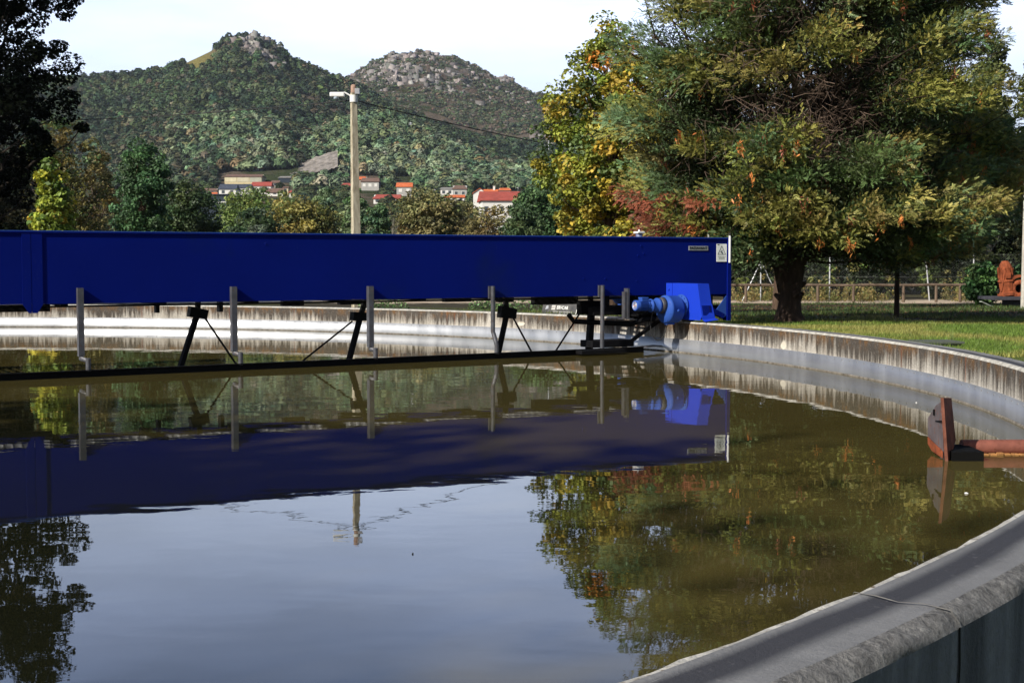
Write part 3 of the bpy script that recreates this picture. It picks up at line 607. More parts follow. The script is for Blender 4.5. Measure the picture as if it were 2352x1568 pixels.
# ------------------------------------------------------------------ foliage tools
def leaves(C, size, rng, col, aspect=.55, upbias=.5, out=None, droop=0., shape='leaf'):
    """C n*3 leaf centres -> V, F quads, per-leaf colours"""
    n = len(C); nrm = rng.normal(size=(n, 3)); nrm[:, 2] = np.abs(nrm[:, 2])*1.0+upbias
    if out is not None: nrm = nrm+out*1.1
    nrm /= np.linalg.norm(nrm, axis=1)[:, None]
    t = rng.normal(size=(n, 3)); t[:, 2] -= droop; t -= nrm*(t*nrm).sum(1)[:, None]; t /= np.linalg.norm(t, axis=1)[:, None]
    s = np.cross(nrm, t); L = size*rng.uniform(.65, 1.35, n)[:, None]; Wd = L*aspect
    fold = nrm*L*.12
    V = np.stack([C-t*L*.5, C-t*L*.05+s*Wd*.5+fold, C+t*L*.5, C-t*L*.05-s*Wd*.5+fold], 1).reshape(-1, 3)
    Fq = np.arange(4*n).reshape(n, 4); return V, Fq, col
def jitcol(base, n, rng, v=.28, h=.12):
    base = np.asarray(base, float); k = np.exp(rng.normal(size=(n, 1))*v); c = base*k; c = c*np.exp(rng.normal(size=(n, 3))*h*np.array([1, .5, .8])); return np.clip(c, .002, .8)
def in_ball(n, rng, shell=.45):
    d = rng.normal(size=(n, 3)); d /= np.linalg.norm(d, axis=1)[:, None]; return d*(rng.uniform(shell**3, 1, n)**(1/3))[:, None]
def limb(b, p0, p1, r0, r1, rng, n=5, wob=.12, sides=6):
    p0 = np.array(p0, float); p1 = np.array(p1, float); L = np.linalg.norm(p1-p0); pts = [p0]
    for k in range(1, n): pts.append(p0+(p1-p0)*k/n+rng.normal(size=3)*L*wob*.35+np.array([0, 0, L*.06*math.sin(math.pi*k/n)]))
    pts.append(p1); b.tube(pts, [r0+(r1-r0)*k/n for k in range(n+1)], sides); return pts
def tree(name, label, cat, base, H, rx, ry, z0, cols, seed, nclump=90, per=110, leaf=.2, clump=.16, aspect=.6, trunk_r=.18, group=None, shape=lambda t: 1., barkm='bark', lobes=.25, shell=.35, mat='leaf', upb=.5, droop=0., nlimb=9, weights=None, lean=(0, 0)):
    """base world xyz; crown from z0 to H above it; cols list of leaf colours, one drawn for each clump"""
    rng = np.random.default_rng(seed); o = thing(name, label, cat, tuple(base), 0, group)
    cz = (z0+H)/2; rz = (H-z0)/2
    P = in_ball(nclump, rng, shell); 
    az = np.arctan2(P[:, 1], P[:, 0]); lob = 1+lobes*(fbm(az*1.3+10, P[:, 2]*2.2+seed, 2, seed)-.5)*2
    tt = (P[:, 2]+1)/2; sh = np.array([shape(t) for t in tt])
    CC = np.stack([P[:, 0]*rx*lob*sh, P[:, 1]*ry*lob*sh, cz+P[:, 2]*rz*(1+lobes*.3*(rng.random(nclump)-.5))], 1); CC[:, 0] += lean[0]*tt; CC[:, 1] += lean[1]*tt
    rs = clump*min(rx, rz)*2*rng.uniform(.6, 1.35, nclump)
    Q = in_ball(nclump*per, rng, .55).reshape(nclump, per, 3); Q[:, :, 2] *= .7
    X = (CC[:, None]+Q*rs[:, None, None]).reshape(-1, 3); out = Q.reshape(-1, 3)
    cols = np.array(cols, float); ci = rng.choice(len(cols), nclump, p=weights); cc = jitcol(cols[ci], nclump, rng, .18, .08); cc = np.repeat(cc, per, 0)*np.exp(rng.normal(size=(nclump*per, 1))*.22)
    keep = X[:, 2] > .05; X, out, cc = X[keep], out[keep], cc[keep]
    V, Fq, c = leaves(X, leaf, rng, cc, aspect, upb, out, droop); mesh_np('crown', V, [Fq], M[mat], o, col=c)
    b = MB(); top = np.array([lean[0]*.7, lean[1]*.7, z0+(H-z0)*.8]); tp = [(0, 0, -.5), (0, 0, .3), tuple(top*.35+rng.normal(size=3)*.05*H*.2), tuple(top*.7+rng.normal(size=3)*.05*H*.2), tuple(top)]
    b.tube(tp, [trunk_r*1.25, trunk_r, trunk_r*.75, trunk_r*.45, trunk_r*.12], 10)
    order = rng.permutation(nclump)[:nlimb]
    for i in order:
        c_ = CC[i]; s = np.clip((c_[2]-z0*.0)/H*.75, .12, .8); st = top*s/.8*.8; st = np.array([top[0]*s, top[1]*s, top[2]*s*.9]); limb(b, st, c_, trunk_r*.35*(1-s*.6), trunk_r*.05, rng)
    b.build('trunk', M[barkm], o); return o

# ------------------------------------------------------------------ the cypress beside the tank
def cypress(label='huge olive green cypress with bare dead middle on the lawn by the tank', D=28., px=1812, seed=77, NB=3000, main=True, prof=((1.3, 1.8, 2.6, 3.6, 5, 6.5, 8, 9.5, 10.6), (2.3, 3.4, 3.75, 3.8, 3.7, 3.35, 2.8, 1.8, .4)), offx=.2):
    B = A(px, 744, D); base = np.array([B[0], D, float(gz(B[0], D))]); rng = np.random.default_rng(seed)
    o = thing('cypress_tree', label, 'tree', tuple(base))
    b = MB()
    if main: b.tube([(0, 0, -.3), (0, 0, 0), (.0, 0, .2), (.02, 0, .5), (.03, 0, .85), (.02, 0, 1.15)], [.42, .33, .25, .21, .215, .25], 20)
    else: b.tube([(0, 0, -.3), (0, 0, 0), (.0, 0, 1), (.02, 0, 2.5), (.03, 0, 5)], [.09, .065, .055, .055, .03], 12)
    ends = [(-1.5, -.3, 4.2), (-.55, .5, 6.2), (.15, -.1, 7.6), (.75, .4, 6.0), (1.5, -.2, 4.6), (-1.9, .3, 4.4), (1.9, .2, 4.6), (-.3, -.9, 4.6), (.6, -.8, 5.2)]
    axes = []
    if not main: ends = []; axes = [[np.array([0, 0, z_]) for z_ in (1.5, 2.5, 3.5, 5.)]]
    for i, e in enumerate(ends):
        p = [(e[0]*.05, e[1]*.05, .6), (e[0]*.12, e[1]*.12, 1.25), (e[0]*.30+rng.normal()*.05, e[1]*.34, e[2]*.42), (e[0]*.66+rng.normal()*.1, e[1]*.66, e[2]*.70), e]
        b.tube(p, [.13, .125, .095, .06, .02], 9); axes.append([np.array(q, float) for q in p])
    for k in range(16 if main else 0):                                       # low knobs and snags on the trunk
        q = rng.uniform(0, 6.28); z = rng.uniform(.4, 1.1); b.tube([(.2*math.cos(q), .2*math.sin(q), z), ((.33)*math.cos(q), .33*math.sin(q), z+.07)], [.08, .035], 6)
    def surf(t):                                              # crown half-width against height
        return np.interp(t, prof[0], prof[1])
    boughs = []; n = 0; per = 15; macro = []; Lb = []; mcol = []; mc_ = .5
    z_lo, z_hi = prof[0][0]+.1, prof[0][-1]-.2
    while n < NB:
        if n % per == 0 or not macro:
            z = z_lo+(z_hi-z_lo)*rng.random()**1.1; a = rng.uniform(0, 2*math.pi); f = rng.uniform(.62, .98) if rng.random() < .85 else rng.uniform(.35, .7)
            if math.sin(a) > .25 and rng.random() < .4: continue
            x, y = surf(z)*f*math.cos(a)+offx, surf(z)*f*math.sin(a)
            y *= .72 if x < .6 else 1.1; x *= .90 if x < 0 and main else 1.
            lob = 1+.13*(fbm(np.array(a*1.9+3.), np.array(z*.8), 2, 9)*2-1); x *= lob; y *= lob
            if main and y < 1.1 and 3.1 < z < 7.2 and abs(x-.15-.10*(z-4)) < 1.30*(1-((z-5.1)/2.6)**2*.6) and rng.random() < .84: continue
            if main and z < 1.9 and abs(x) < 1.0 and y < 1.2: continue
            if main and len(Lb) < 26: a = rng.uniform(-.15, math.pi+.15); f = rng.uniform(.45, .9); z = rng.uniform(1.5, 2.9); x, y = surf(z)*f*math.cos(a), surf(z)*f*math.sin(a)*.8+.4; Lb.append(1)
            macro = [x, y, z]; mc_ = rng.random()
        q = in_ball(1, rng, .35)[0]*np.array([.78, .60, .34]); x, y, z = macro[0]+q[0], macro[1]+q[1], max(macro[2]+q[2]-.12*abs(q[0]), z_lo-.15)
        boughs.append((x, y, z)); mcol.append(mc_); n += 1
    Vs, Cs = [], []
    olive = np.array([.225, .225, .055]); deep = np.array([.095, .140, .048]); blueg = np.array([.120, .180, .078]); pale = np.array([.27, .25, .075])
    orange = np.array([.55, .19, .05]); red = np.array([.19, .062, .032])
    for (x, y, z), mc_ in zip(boughs, mcol):
        P = np.array([x, y, z]); ax = np.array([x, y, 0.])/max(.3, math.hypot(x, y))
        size = rng.uniform(.22, .40); dirn = ax*1.0+np.array([0, 0, rng.uniform(-.1, .55)]); dirn /= np.linalg.norm(dirn); side = np.cross(dirn, [0, 0, 1]); side /= np.linalg.norm(side)
        low = (z < 2.7 and x < -1.8 and rng.random() < .42 and main) or (z < 2.3 and y > .3 and main and rng.random() < .5)
        pn = mc_+rng.normal()*.10
        basec = red if low else (deep if pn < .24 else blueg if pn < .48 else olive if pn < .86 else pale)
        ns = 62; q = in_ball(ns, rng, .2); u = q[:, 0]; v = q[:, 1]; w = q[:, 2]
        S0 = P+dirn*(u*size)[:, None]*1.15+side*(v*size)[:, None]*1.15+np.array([0, 0, 1.])*(w*size*.50-.22*v*v*size)[:, None]
        sd = dirn*(.75+.2*u)[:, None]+side*v[:, None]*.9+rng.normal(size=(ns, 3))*.32; sd[:, 2] += w*.5-(.35 if low else -.08); sd /= np.linalg.norm(sd, axis=1)[:, None]
        sn = rng.normal(size=(ns, 3))*.5+np.array([0, -.55, .8]); sn -= sd*(sn*sd).sum(1)[:, None]; sn /= np.linalg.norm(sn, axis=1)[:, None]; ss = np.cross(sd, sn)
        L = rng.uniform(.06, .125, ns); sc = jitcol(basec, 1, rng, .22, .08)*np.exp(rng.normal(size=(ns, 1))*.16)
        m = 8
        for j in range(m):                                     # leaflets ranked along each spray
            f = j/(m-1); sgn = 0 if j == m-1 else (-1 if j % 2 else 1)
            p0 = S0+sd*(L*f)[:, None]-np.array([0, 0, 1.])*(L*f*f*.12)[:, None]
            tip = p0+sd*(L*.36)[:, None]+ss*(sgn*L*.27*(1-.6*f))[:, None]+sn*(L*rng.uniform(-.08, .1, ns))[:, None]
            wv = np.cross(tip-p0, sn); wv /= np.linalg.norm(wv, axis=1)[:, None]; wd = (L*.10)[:, None]
            Vs.append(np.stack([p0-wv*wd*.5, (p0+tip)/2-wv*wd, tip, (p0+tip)/2+wv*wd], 1).reshape(-1, 3)); Cs.append(sc*rng.uniform(.85, 1.15, (ns, 1)))
    # filler foliage behind the outer boughs, darkened to stand in for shaded gaps
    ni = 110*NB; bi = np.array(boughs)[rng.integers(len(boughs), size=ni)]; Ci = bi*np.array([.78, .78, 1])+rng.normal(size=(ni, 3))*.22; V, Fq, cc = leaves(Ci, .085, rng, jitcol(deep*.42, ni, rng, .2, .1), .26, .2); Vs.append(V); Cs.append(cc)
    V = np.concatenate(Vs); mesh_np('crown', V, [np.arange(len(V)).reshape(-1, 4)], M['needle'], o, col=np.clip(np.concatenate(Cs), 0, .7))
    Vs, Cs = [], []                                            # hanging orange dead sprays
    for k in range(NB//11):
        x, y, z = boughs[rng.integers(len(boughs))]
        if y > 1.0: continue
        P = np.array([x, y*1.05-.18, z-.12]); ns = 24; c = P+rng.normal(size=(ns, 3))*np.array([.035, .035, .07])*rng.uniform(.7, 1.5)
        V, Fq, cc = leaves(c, .10, rng, jitcol(orange if rng.random() < .6 else red*1.4, ns, rng, .25, .1), .22, 0, None, 2.5); Vs.append(V); Cs.append(cc)
    V = np.concatenate(Vs); mesh_np('dead_spray', V, [np.arange(len(V)).reshape(-1, 4)], M['needle'], o, col=np.concatenate(Cs))
    for i, q in enumerate(boughs):
        if i % 3: continue
        q = np.array(q); ax = min(axes, key=lambda A_: min(np.linalg.norm(p-q*np.array([.5, .5, .8])) for p in A_)); p = min(ax[1:], key=lambda p: np.linalg.norm(p-q*np.array([.45, .45, .75])))
        limb(b, p, q, .028, .007, rng, 4, .16, 4)
    b.build('trunk', M['cypress_bark'], o)
    if not main: return o
    b = MB()
    for k in range(1500):                                      # bare grey twigs of the dead middle
        z = rng.uniform(2.6, 7.8); x = .15+rng.normal()*1.0; y = rng.uniform(-2.3, .5); p = np.array([x, y, z]); d = rng.normal(size=3)+np.array([x*.3, -.4, 0]); d[2] = -abs(d[2])*.9+.35; d /= np.linalg.norm(d); L = rng.uniform(.2, .75)
        p1 = p+d*L; mid = (p+p1)/2+rng.normal(size=3)*.06; b.tube([p, mid, p1], [.009, .006, .003], 3, False)
        for j in range(3):
            s = p+(p1-p)*rng.uniform(.2, .9); b.tube([s, s+rng.normal(size=3)*.12+np.array([0, 0, -.10])], [.004, .002], 3, False)
    for k in range(22):
        z = rng.uniform(3, 7); p = np.array([rng.normal()*.3, rng.uniform(-.8, .2), z-1]); limb(b, p, p+np.array([rng.choice([-1, 1])*rng.uniform(.8, 1.9), -rng.uniform(.3, 1.3), rng.uniform(.3, 1.4)]), .04, .010, rng, 5, .15, 5)
    b.build('dead_twigs', M['twig'], o)
    return o
cypress()
cypress('lower olive cypress on a thin dark stem, right of the huge cypress', 32.0, 2059, 78, 900, False, ((1.55, 2.1, 3, 4.2, 5.5, 6.6, 7.4), (1.3, 2.0, 2.25, 2.1, 1.6, .9, .3)), .40)

# ------------------------------------------------------------------ other trees, each a thing
def base_at(px, D): P = A(px, 600, D); return (P[0], D, float(gz(P[0], D)))
def hz(py, D): return CAMH+(599-py)/F*D
def tree_px(name, label, cat, px, half, ytop, D, cols, seed, zlow=.3, **k):
    if 44 <= seed <= 64: cols = [tuple(min(.6, 1.25*q) for q in c) for c in cols]
    B = base_at(px, D); H = hz(ytop, D)-B[2]; rx = half/F*D
    return tree(name, label, cat, B, H, rx, k.pop('ry', rx*.9), zlow, cols, seed, **k)
OL = (.11, .11, .034); OLB = (.16, .135, .045); GR = (.055, .10, .030); MG = (.055, .10, .028); LG = (.10, .15, .045); YG = (.24, .24, .035); YE = (.50, .34, .035); DK = (.012, .018, .009); SG = (.10, .135, .075); OY = (.42, .20, .03)
tree_px('maple_tree', 'yellow and green autumn maple leaning out from behind the cypress, left of it', 'tree', 1402, 166, 62, 35, [(.42, .32, .045), (.22, .25, .04), (.30, .30, .045), LG, MG, OY], 12, .9, nclump=400, per=90, leaf=.105, clump=.085, lobes=.55, shell=.3, trunk_r=.2, nlimb=40, barkm='bark', shape=lambda t: .95-.25*abs(t-.55), aspect=.75, weights=[.22, .32, .28, .12, .055, .005], droop=.8)
tree_px('maple_tree', 'yellow maple showing its gold leaves through the top of the cypress', 'tree', 1790, 200, -230, 43, [YE, OY, YG], 14, 5, nclump=110, per=60, leaf=.125, clump=.085, lobes=.4, trunk_r=.2, nlimb=20, aspect=.75)
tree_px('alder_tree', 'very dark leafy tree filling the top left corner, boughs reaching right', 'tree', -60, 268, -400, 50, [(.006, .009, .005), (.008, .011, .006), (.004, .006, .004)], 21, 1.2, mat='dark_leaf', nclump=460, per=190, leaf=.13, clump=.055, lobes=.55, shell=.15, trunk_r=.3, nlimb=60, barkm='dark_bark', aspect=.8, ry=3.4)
tree_px('poplar_tree', 'tall grey green poplar at the right edge, just behind the cypress', 'tree', 2268, 62, 52, 52, [(.10, .125, .045), (.075, .10, .035), (.13, .14, .06)], 31, 1, nclump=150, per=110, leaf=.13, clump=.15, trunk_r=.14, nlimb=26, barkm='pale_bark', shape=lambda t: .95-.35*t, aspect=.8)
tree_px('poplar_tree', 'lower poplar at the right edge, right of the taller poplar', 'tree', 2372, 62, 135, 55, [(.10, .125, .045), (.075, .10, .035), (.12, .13, .055)], 32, 1, nclump=130, per=100, leaf=.14, clump=.15, trunk_r=.14, nlimb=22, barkm='pale_bark', shape=lambda t: .95-.35*t, aspect=.8)
# left, beyond the bridge
tree_px('olive_tree', 'thin olive brown tree with yellowing top behind the left end of the bridge', 'tree', 150, 105, 262, 70, [OLB, OL, (.15, .115, .03), GR], 41, .5, nclump=170, per=90, leaf=.16, clump=.11, trunk_r=.13, nlimb=34, lobes=.35)
tree_px('golden_tree', 'bright yellow green young tree low behind the left of the blue bridge', 'tree', 122, 70, 372, 42, [(.40, .36, .04), (.28, .31, .04), (.18, .24, .04), (.10, .16, .03)], 42, .3, nclump=110, per=80, leaf=.16, clump=.14, lobes=.55, trunk_r=.08, nlimb=14, droop=.7, shape=lambda t: 1.05-.75*t)
tree_px('shade_tree', 'dark brown green bush tree in shade at the far left edge above the bridge', 'tree', 0, 100, 330, 56, [(.02, .022, .012), (.035, .032, .014), DK], 43, .3, nclump=120, per=100, leaf=.17, clump=.14, trunk_r=.14)  # its shade is put into the dark leaf colours
tree_px('ash_tree', 'dense deep green tree standing tall behind the left part of the bridge', 'tree', 330, 78, 318, 62, [(.055, .115, .045), (.075, .145, .055), (.045, .085, .035)], 44, .3, nclump=190, per=110, leaf=.15, clump=.12, trunk_r=.15, nlimb=20, lobes=.3, shape=lambda t: 1-.3*t)
tree_px('ash_tree', 'low dark green spreading tree right of the dense deep green one', 'tree', 440, 78, 425, 66, [(.045, .075, .03), (.07, .10, .035), (.035, .058, .025)], 45, .3, nclump=150, per=100, leaf=.16, clump=.14, trunk_r=.14, lobes=.35)
tree_px('brown_tree', 'bare-twigged brownish tree between the yellow tree and the dense green tree', 'tree', 232, 52, 345, 74, [(.15, .12, .05), (.11, .095, .04)], 46, .3, nclump=90, per=50, leaf=.15, clump=.13, trunk_r=.12, nlimb=45, barkm='twig')
tree_px('round_tree', 'light green round tree beside the dark wall, left of the lamp post', 'tree', 575, 68, 436, 125, [(.14, .20, .05), (.11, .165, .05), (.19, .22, .06)], 51, .5, nclump=130, per=90, leaf=.28, clump=.15, trunk_r=.2)
tree_px('round_tree', 'dark green tree low in front of the light green round tree', 'tree', 585, 58, 476, 105, [(.035, .06, .03), (.05, .08, .036)], 52, .5, nclump=100, per=90, leaf=.25, clump=.16, trunk_r=.18)
tree_px('silver_bush', 'small silvery grey bush just above the bridge, left of the olive round tree', 'bush', 592, 28, 506, 90, [(.13, .16, .10), (.10, .13, .08)], 53, .3, nclump=60, per=80, leaf=.18, clump=.18, trunk_r=.08)
tree_px('oak_tree', 'broad olive brown rounded tree left of the concrete lamp post', 'tree', 700, 84, 446, 110, [(.18, .155, .042), (.14, .125, .035), (.22, .18, .05), (.09, .105, .034)], 54, .5, nclump=190, per=90, leaf=.25, clump=.13, trunk_r=.22)
tree_px('oak_tree', 'mid green tree between the light green and the olive brown tree tops', 'tree', 655, 55, 440, 150, [(.11, .15, .05), (.14, .18, .06)], 55, .5, nclump=90, per=80, leaf=.32, clump=.16, trunk_r=.2)
tree_px('willow_tree', 'grey green fluttering poplar top left of the concrete lamp post', 'tree', 748, 30, 424, 122, [(.16, .22, .13), (.12, .17, .09)], 56, .5, nclump=90, per=80, leaf=.24, clump=.16, trunk_r=.14, shape=lambda t: 1.05-.5*t)
tree_px('willow_tree', 'green poplar directly behind the concrete lamp post', 'tree', 812, 38, 432, 118, [(.10, .18, .065), (.15, .20, .11), (.13, .19, .08)], 57, .5, nclump=120, per=90, leaf=.24, clump=.15, trunk_r=.14, shape=lambda t: 1.05-.4*t)
tree_px('willow_tree', 'dark green tree just right of the concrete lamp post', 'tree', 868, 34, 462, 112, [(.055, .105, .05), (.08, .14, .06)], 58, .5, nclump=110, per=90, leaf=.22, clump=.15, trunk_r=.14)
tree_px('bare_tree', 'leafless pale-branched tree between green and olive trees above the bridge', 'tree', 905, 24, 468, 98, [(.10, .09, .04)], 59, 1, nclump=26, per=10, leaf=.15, clump=.12, trunk_r=.13, nlimb=26, barkm='pale_bark')
tree_px('oak_tree', 'large olive brown tree above the middle of the bridge', 'tree', 990, 82, 440, 104, [(.165, .15, .06), (.13, .125, .05), (.20, .175, .07), (.10, .12, .045)], 60, .5, nclump=200, per=90, leaf=.24, clump=.13, trunk_r=.2, nlimb=26, barkm='pale_bark')
tree_px('oak_tree', 'brownish sparse tree partly covering the big white house', 'tree', 1125, 66, 474, 96, [(.15, .125, .05), (.11, .10, .042), (.18, .145, .055)], 61, .4, nclump=120, per=62, leaf=.2, clump=.14, trunk_r=.12, nlimb=24, barkm='pale_bark')
tree_px('oak_tree', 'thin pale brown sapling tree left of the big white house', 'tree', 1066, 40, 460, 120, [(.16, .145, .065), (.13, .13, .055)], 62, .4, nclump=60, per=60, leaf=.24, clump=.15, trunk_r=.12, barkm='pale_bark')
tree_px('holm_oak', 'deep green broad tree right of the big white house, beside the maple', 'tree', 1252, 76, 420, 88, [(.055, .105, .042), (.08, .14, .052), (.04, .075, .03)], 63, .4, nclump=210, per=100, leaf=.2, clump=.12, trunk_r=.2)
tree_px('holm_oak', 'dark low tree below the broad deep green one, left of the maple', 'tree', 1200, 50, 468, 80, [(.045, .08, .034), (.07, .105, .042)], 64, .4, nclump=110, per=80, leaf=.18, clump=.15, trunk_r=.15)
# behind the fence on the right
wood_cols = [(.014, .024, .010), (.022, .036, .013), (.034, .048, .016), (.010, .018, .008)]  # leaf tones lowered to stand in for shade behind the cypress
lbl = ['behind the left fence strut', 'behind the forked cypress trunk', 'right of the forked cypress trunk', 'behind the dark thin post', 'behind the leaning fence post', 'behind the rusty machine', 'right of the rusty machine, at the edge']
for i, (px, yt, D, hw) in enumerate(((1600, 330, 68, 150), (1770, 300, 72, 140), (1930, 320, 69, 130), (2050, 340, 75, 140), (2160, 330, 70, 130), (2280, 360, 67, 110), (2390, 330, 72, 110))):
    tree_px('woodland_tree', 'dark green woodland tree beyond the fence, '+lbl[i], 'tree', px, hw, yt, D, wood_cols, 70+i, 0, nclump=170, per=90, leaf=.22, clump=.14, trunk_r=.2, group='woodland trees beyond the fence')
lbl = ['left of the fence strut', 'by the left fence strut', 'behind the cypress trunk', 'right of the cypress trunk', 'left of the dark thin post', 'right of the dark thin post', 'by the leaning fence post', 'between leaning and upright fence posts']
for i, (px, yt, hw) in enumerate(((1690, 585, 38), (1735, 575, 36), (1800, 590, 40), (1885, 600, 38), (1975, 592, 40), (2040, 575, 40), (2150, 590, 40), (2225, 600, 34))):
    tree_px('hedge_shrub', 'yellow green shrub growing through the wire fence, '+lbl[i], 'shrub', px, hw, yt, 61.5, [(.18, .23, .05), (.06, .09, .025), (.22, .21, .06), (.02, .03, .012), (.015, .024, .01), (.03, .045, .015)], 90+i, 0, nclump=34, per=80, leaf=.15, clump=.20, trunk_r=.04, group='shrubs at the wire fence')
tree_px('elder_bush', 'bright green bush beside the rusty machine', 'bush', 2262, 46, 606, 50, [(.06, .14, .04), (.09, .18, .05), (.04, .09, .03)], 101, 0, nclump=90, per=90, leaf=.14, clump=.15, trunk_r=.04, droop=1.2)
tree_px('elder_bush', 'small green bush behind the rusty machine at the right edge', 'bush', 2335, 26, 608, 53, [(.05, .11, .035), (.04, .08, .03)], 102, 0, nclump=50, per=70, leaf=.14, clump=.18, trunk_r=.04)
# trees left of and behind the viewer, whose shade lies on the near water
def off(name, label, x, y, H, r, seed):
    tree(name, label, 'tree', (x, y, float(gz(x, y))), H, r, r, .6, [DK, (.03, .05, .02)], seed, nclump=200, per=60, leaf=.55, clump=.17, trunk_r=.3, group='trees standing left of the tank')
for i, (x, y, H, r) in enumerate(((-24, -12, 23, 5.5), (-25.5, -8.6, 22, 5), (-28, -6, 19, 5), (-22, -15, 18, 4.2))):
    off('shade_tree', 'tree outside the picture left of the tank', x, y, H, r, 111+i)

# ------------------------------------------------------------------ lawn grass, weeds
def grass():
    rng = np.random.default_rng(5); N = 330000; X = rng.uniform(1.5, 17, N); Y = rng.uniform(17, 33, N)
    rr = np.hypot(X-TC[0], Y-TC[1]); px = X/Y*F+VW/2
    soil = fbm(X*.9, Y*.9, 3, 4)
    keep = (rr > TR+.40) & (px > 1500) & (px < 2500) & ((Y+(soil-.5)*8+rng.normal(size=N)*1.2 < 28.) | (rng.random(N) < .16*sstep(.35, .6, fbm(X*.7, Y*.7, 3, 14))))
    X, Y = X[keep], Y[keep]; n = len(X); Z = gz(X, Y)
    h = rng.uniform(.03, .075, n)*(1+.9*(fbm(X*1.5, Y*1.5, 3, 6)-.4)); rr = np.hypot(X-TC[0], Y-TC[1]); h *= 1+1.0*np.exp(-((rr-TR-.45)/.2)**2)*rng.random(n)
    a = rng.uniform(0, 2*math.pi, n); l = rng.normal(size=(n, 2))*.45*h[:, None]; w = rng.uniform(.004, .008, n)
    B = np.stack([X, Y, Z-.005], 1); d = np.stack([np.cos(a)*w, np.sin(a)*w, 0*a], 1); T = B+np.stack([l[:, 0], l[:, 1], h], 1)
    V = np.stack([B-d, B+d, T], 1).reshape(-1, 3); pt = fbm(X*.6, Y*.6, 3, 8)[:, None]; k = sstep(.42, .62, pt)
    c = np.array([.12, .19, .03])*(1-k)+np.array([.27, .26, .07])*k; c = c*np.exp(rng.normal(size=(n, 1))*.3)
    o = mesh_np('lawn_grass', V, [np.arange(3*n).reshape(n, 3)], M['leaf'], None, col=c); tag(o, 'short green lawn grass between the tank rim and the cypress shade', 'grass', kind='stuff')
    N = 60000; X = rng.uniform(3, 24, N); Y = rng.uniform(28, 54, N); px = X/Y*F+VW/2; k = (px > 1550) & (px < 2450) & (rng.random(N) < sstep(.40, .62, fbm(X*.5, Y*.5, 4, 15))); X, Y = X[k], Y[k]; n = len(X)
    h = rng.uniform(.03, .12, n); B = np.stack([X, Y, gz(X, Y)], 1); a = rng.uniform(0, 6.28, n); w = rng.uniform(.008, .018, n); d = np.stack([np.cos(a)*w, np.sin(a)*w, 0*a], 1)
    V = np.stack([B-d, B+d, B+np.stack([rng.normal(size=n)*.05, rng.normal(size=n)*.05, h], 1)], 1).reshape(-1, 3)
    o = mesh_np('rough_grass', V, [np.arange(3*n).reshape(n, 3)], M['leaf'], None, col=jitcol((.055, .085, .022), n, rng, .4, .15)); tag(o, 'sparse dark grass on the bare soil between the cypress and the fence', 'grass', kind='stuff')
    N = 16000; X = rng.uniform(3, 22, N); Y = rng.uniform(25.5, 50, N); px = X/Y*F+VW/2; k = (px > 1600) & (px < 2450) & (fbm(X*.6, Y*.6, 3, 17) > .45); X, Y = X[k], Y[k]; n = len(X)
    V, Fq, c = leaves(np.stack([X, Y, gz(X, Y)+.012], 1), .07, rng, jitcol((.12, .07, .035), n, rng, .4, .15), .6, 2.)
    o = mesh_np('leaf_litter', V, [Fq], M['leaf'], None, col=c); tag(o, 'brown fallen leaves and needles strewn on the soil under the cypress', 'leaf litter', kind='stuff')
    # rough grass and weeds on the far bank seen under the bridge, and along the fence
    Vs, Cs = [], []
    N = 26000; X = rng.uniform(-16, 6, N); Y = rng.uniform(33, 40, N); rr = np.hypot(X-TC[0], Y-TC[1]); k = (rr > TR+.5) & (rr < TR+6.5); X, Y = X[k], Y[k]; n = len(X)
    h = rng.uniform(.04, .16, n); B = np.stack([X, Y, gz(X, Y)], 1); a = rng.uniform(0, 6.28, n); w = .012; d = np.stack([np.cos(a)*w, np.sin(a)*w, 0*a], 1)
    V = np.stack([B-d, B+d, B+np.stack([rng.normal(size=n)*.04, rng.normal(size=n)*.04, h], 1)], 1).reshape(-1, 3)
    o = mesh_np('bank_grass', V, [np.arange(3*n).reshape(n, 3)], M['leaf'], None, col=jitcol((.11, .14, .035), n, rng, .35, .15)); tag(o, 'rough grass on the bank beyond the far tank wall, under the bridge', 'grass', kind='stuff')
    X = rng.uniform(8, 24, 330); Y = rng.uniform(56.5, 59.8, 330); k_ = fbm(X*.8, Y*0, 3, 19) > .42; X, Y = X[k_], Y[k_]; Cc = []; cl = []
    for x, y in zip(X, Y):
        hgt = rng.uniform(.25, .95)*(1.2 if rng.random() < .2 else .8); m = 34; t = rng.random(m)
        Cc.append(np.stack([x+rng.normal(size=m)*.10*(1.2-t), y+rng.normal(size=m)*.10, gz(x, y)+t*hgt], 1)); cl.append(jitcol(((.21, .17, .06), (.14, .15, .045), (.26, .21, .08))[rng.integers(3)], m, rng, .25, .1))
    V, Fq, c = leaves(np.concatenate(Cc), .11, rng, np.concatenate(cl), .4, 0, None, -1.0); o = mesh_np('weeds', V, [Fq], M['leaf'], None, col=c); tag(o, 'dry yellow weeds along the foot of the wire fence', 'weeds', kind='stuff')
grass()
P = G(1230, 716, .36); rng = np.random.default_rng(6)
for k, (px, w, lab) in enumerate(((1222, .9, 'low leafy weed clump left of the printed banner, beyond the tank wall'), (880, .7, 'low green weed clump behind the third hanger, beyond the tank wall'), (1120, .6, 'small weed clump beyond the tank wall right of the middle'))):
    B = G(px, 712, .30); B = np.array([B[0], B[1], float(gz(B[0], B[1]))])
    o = thing('weed_clump', lab, 'plant', tuple(B)); C_ = in_ball(420, rng, .2)*np.array([w, .3, .20])+np.array([0, 0, .16]); V, Fq, c = leaves(C_, .07, rng, jitcol((.10, .17, .06), 420, rng, .3, .1), .7, .4)
    mesh_np('foliage', V, [Fq], M['leaf'], o, col=c)
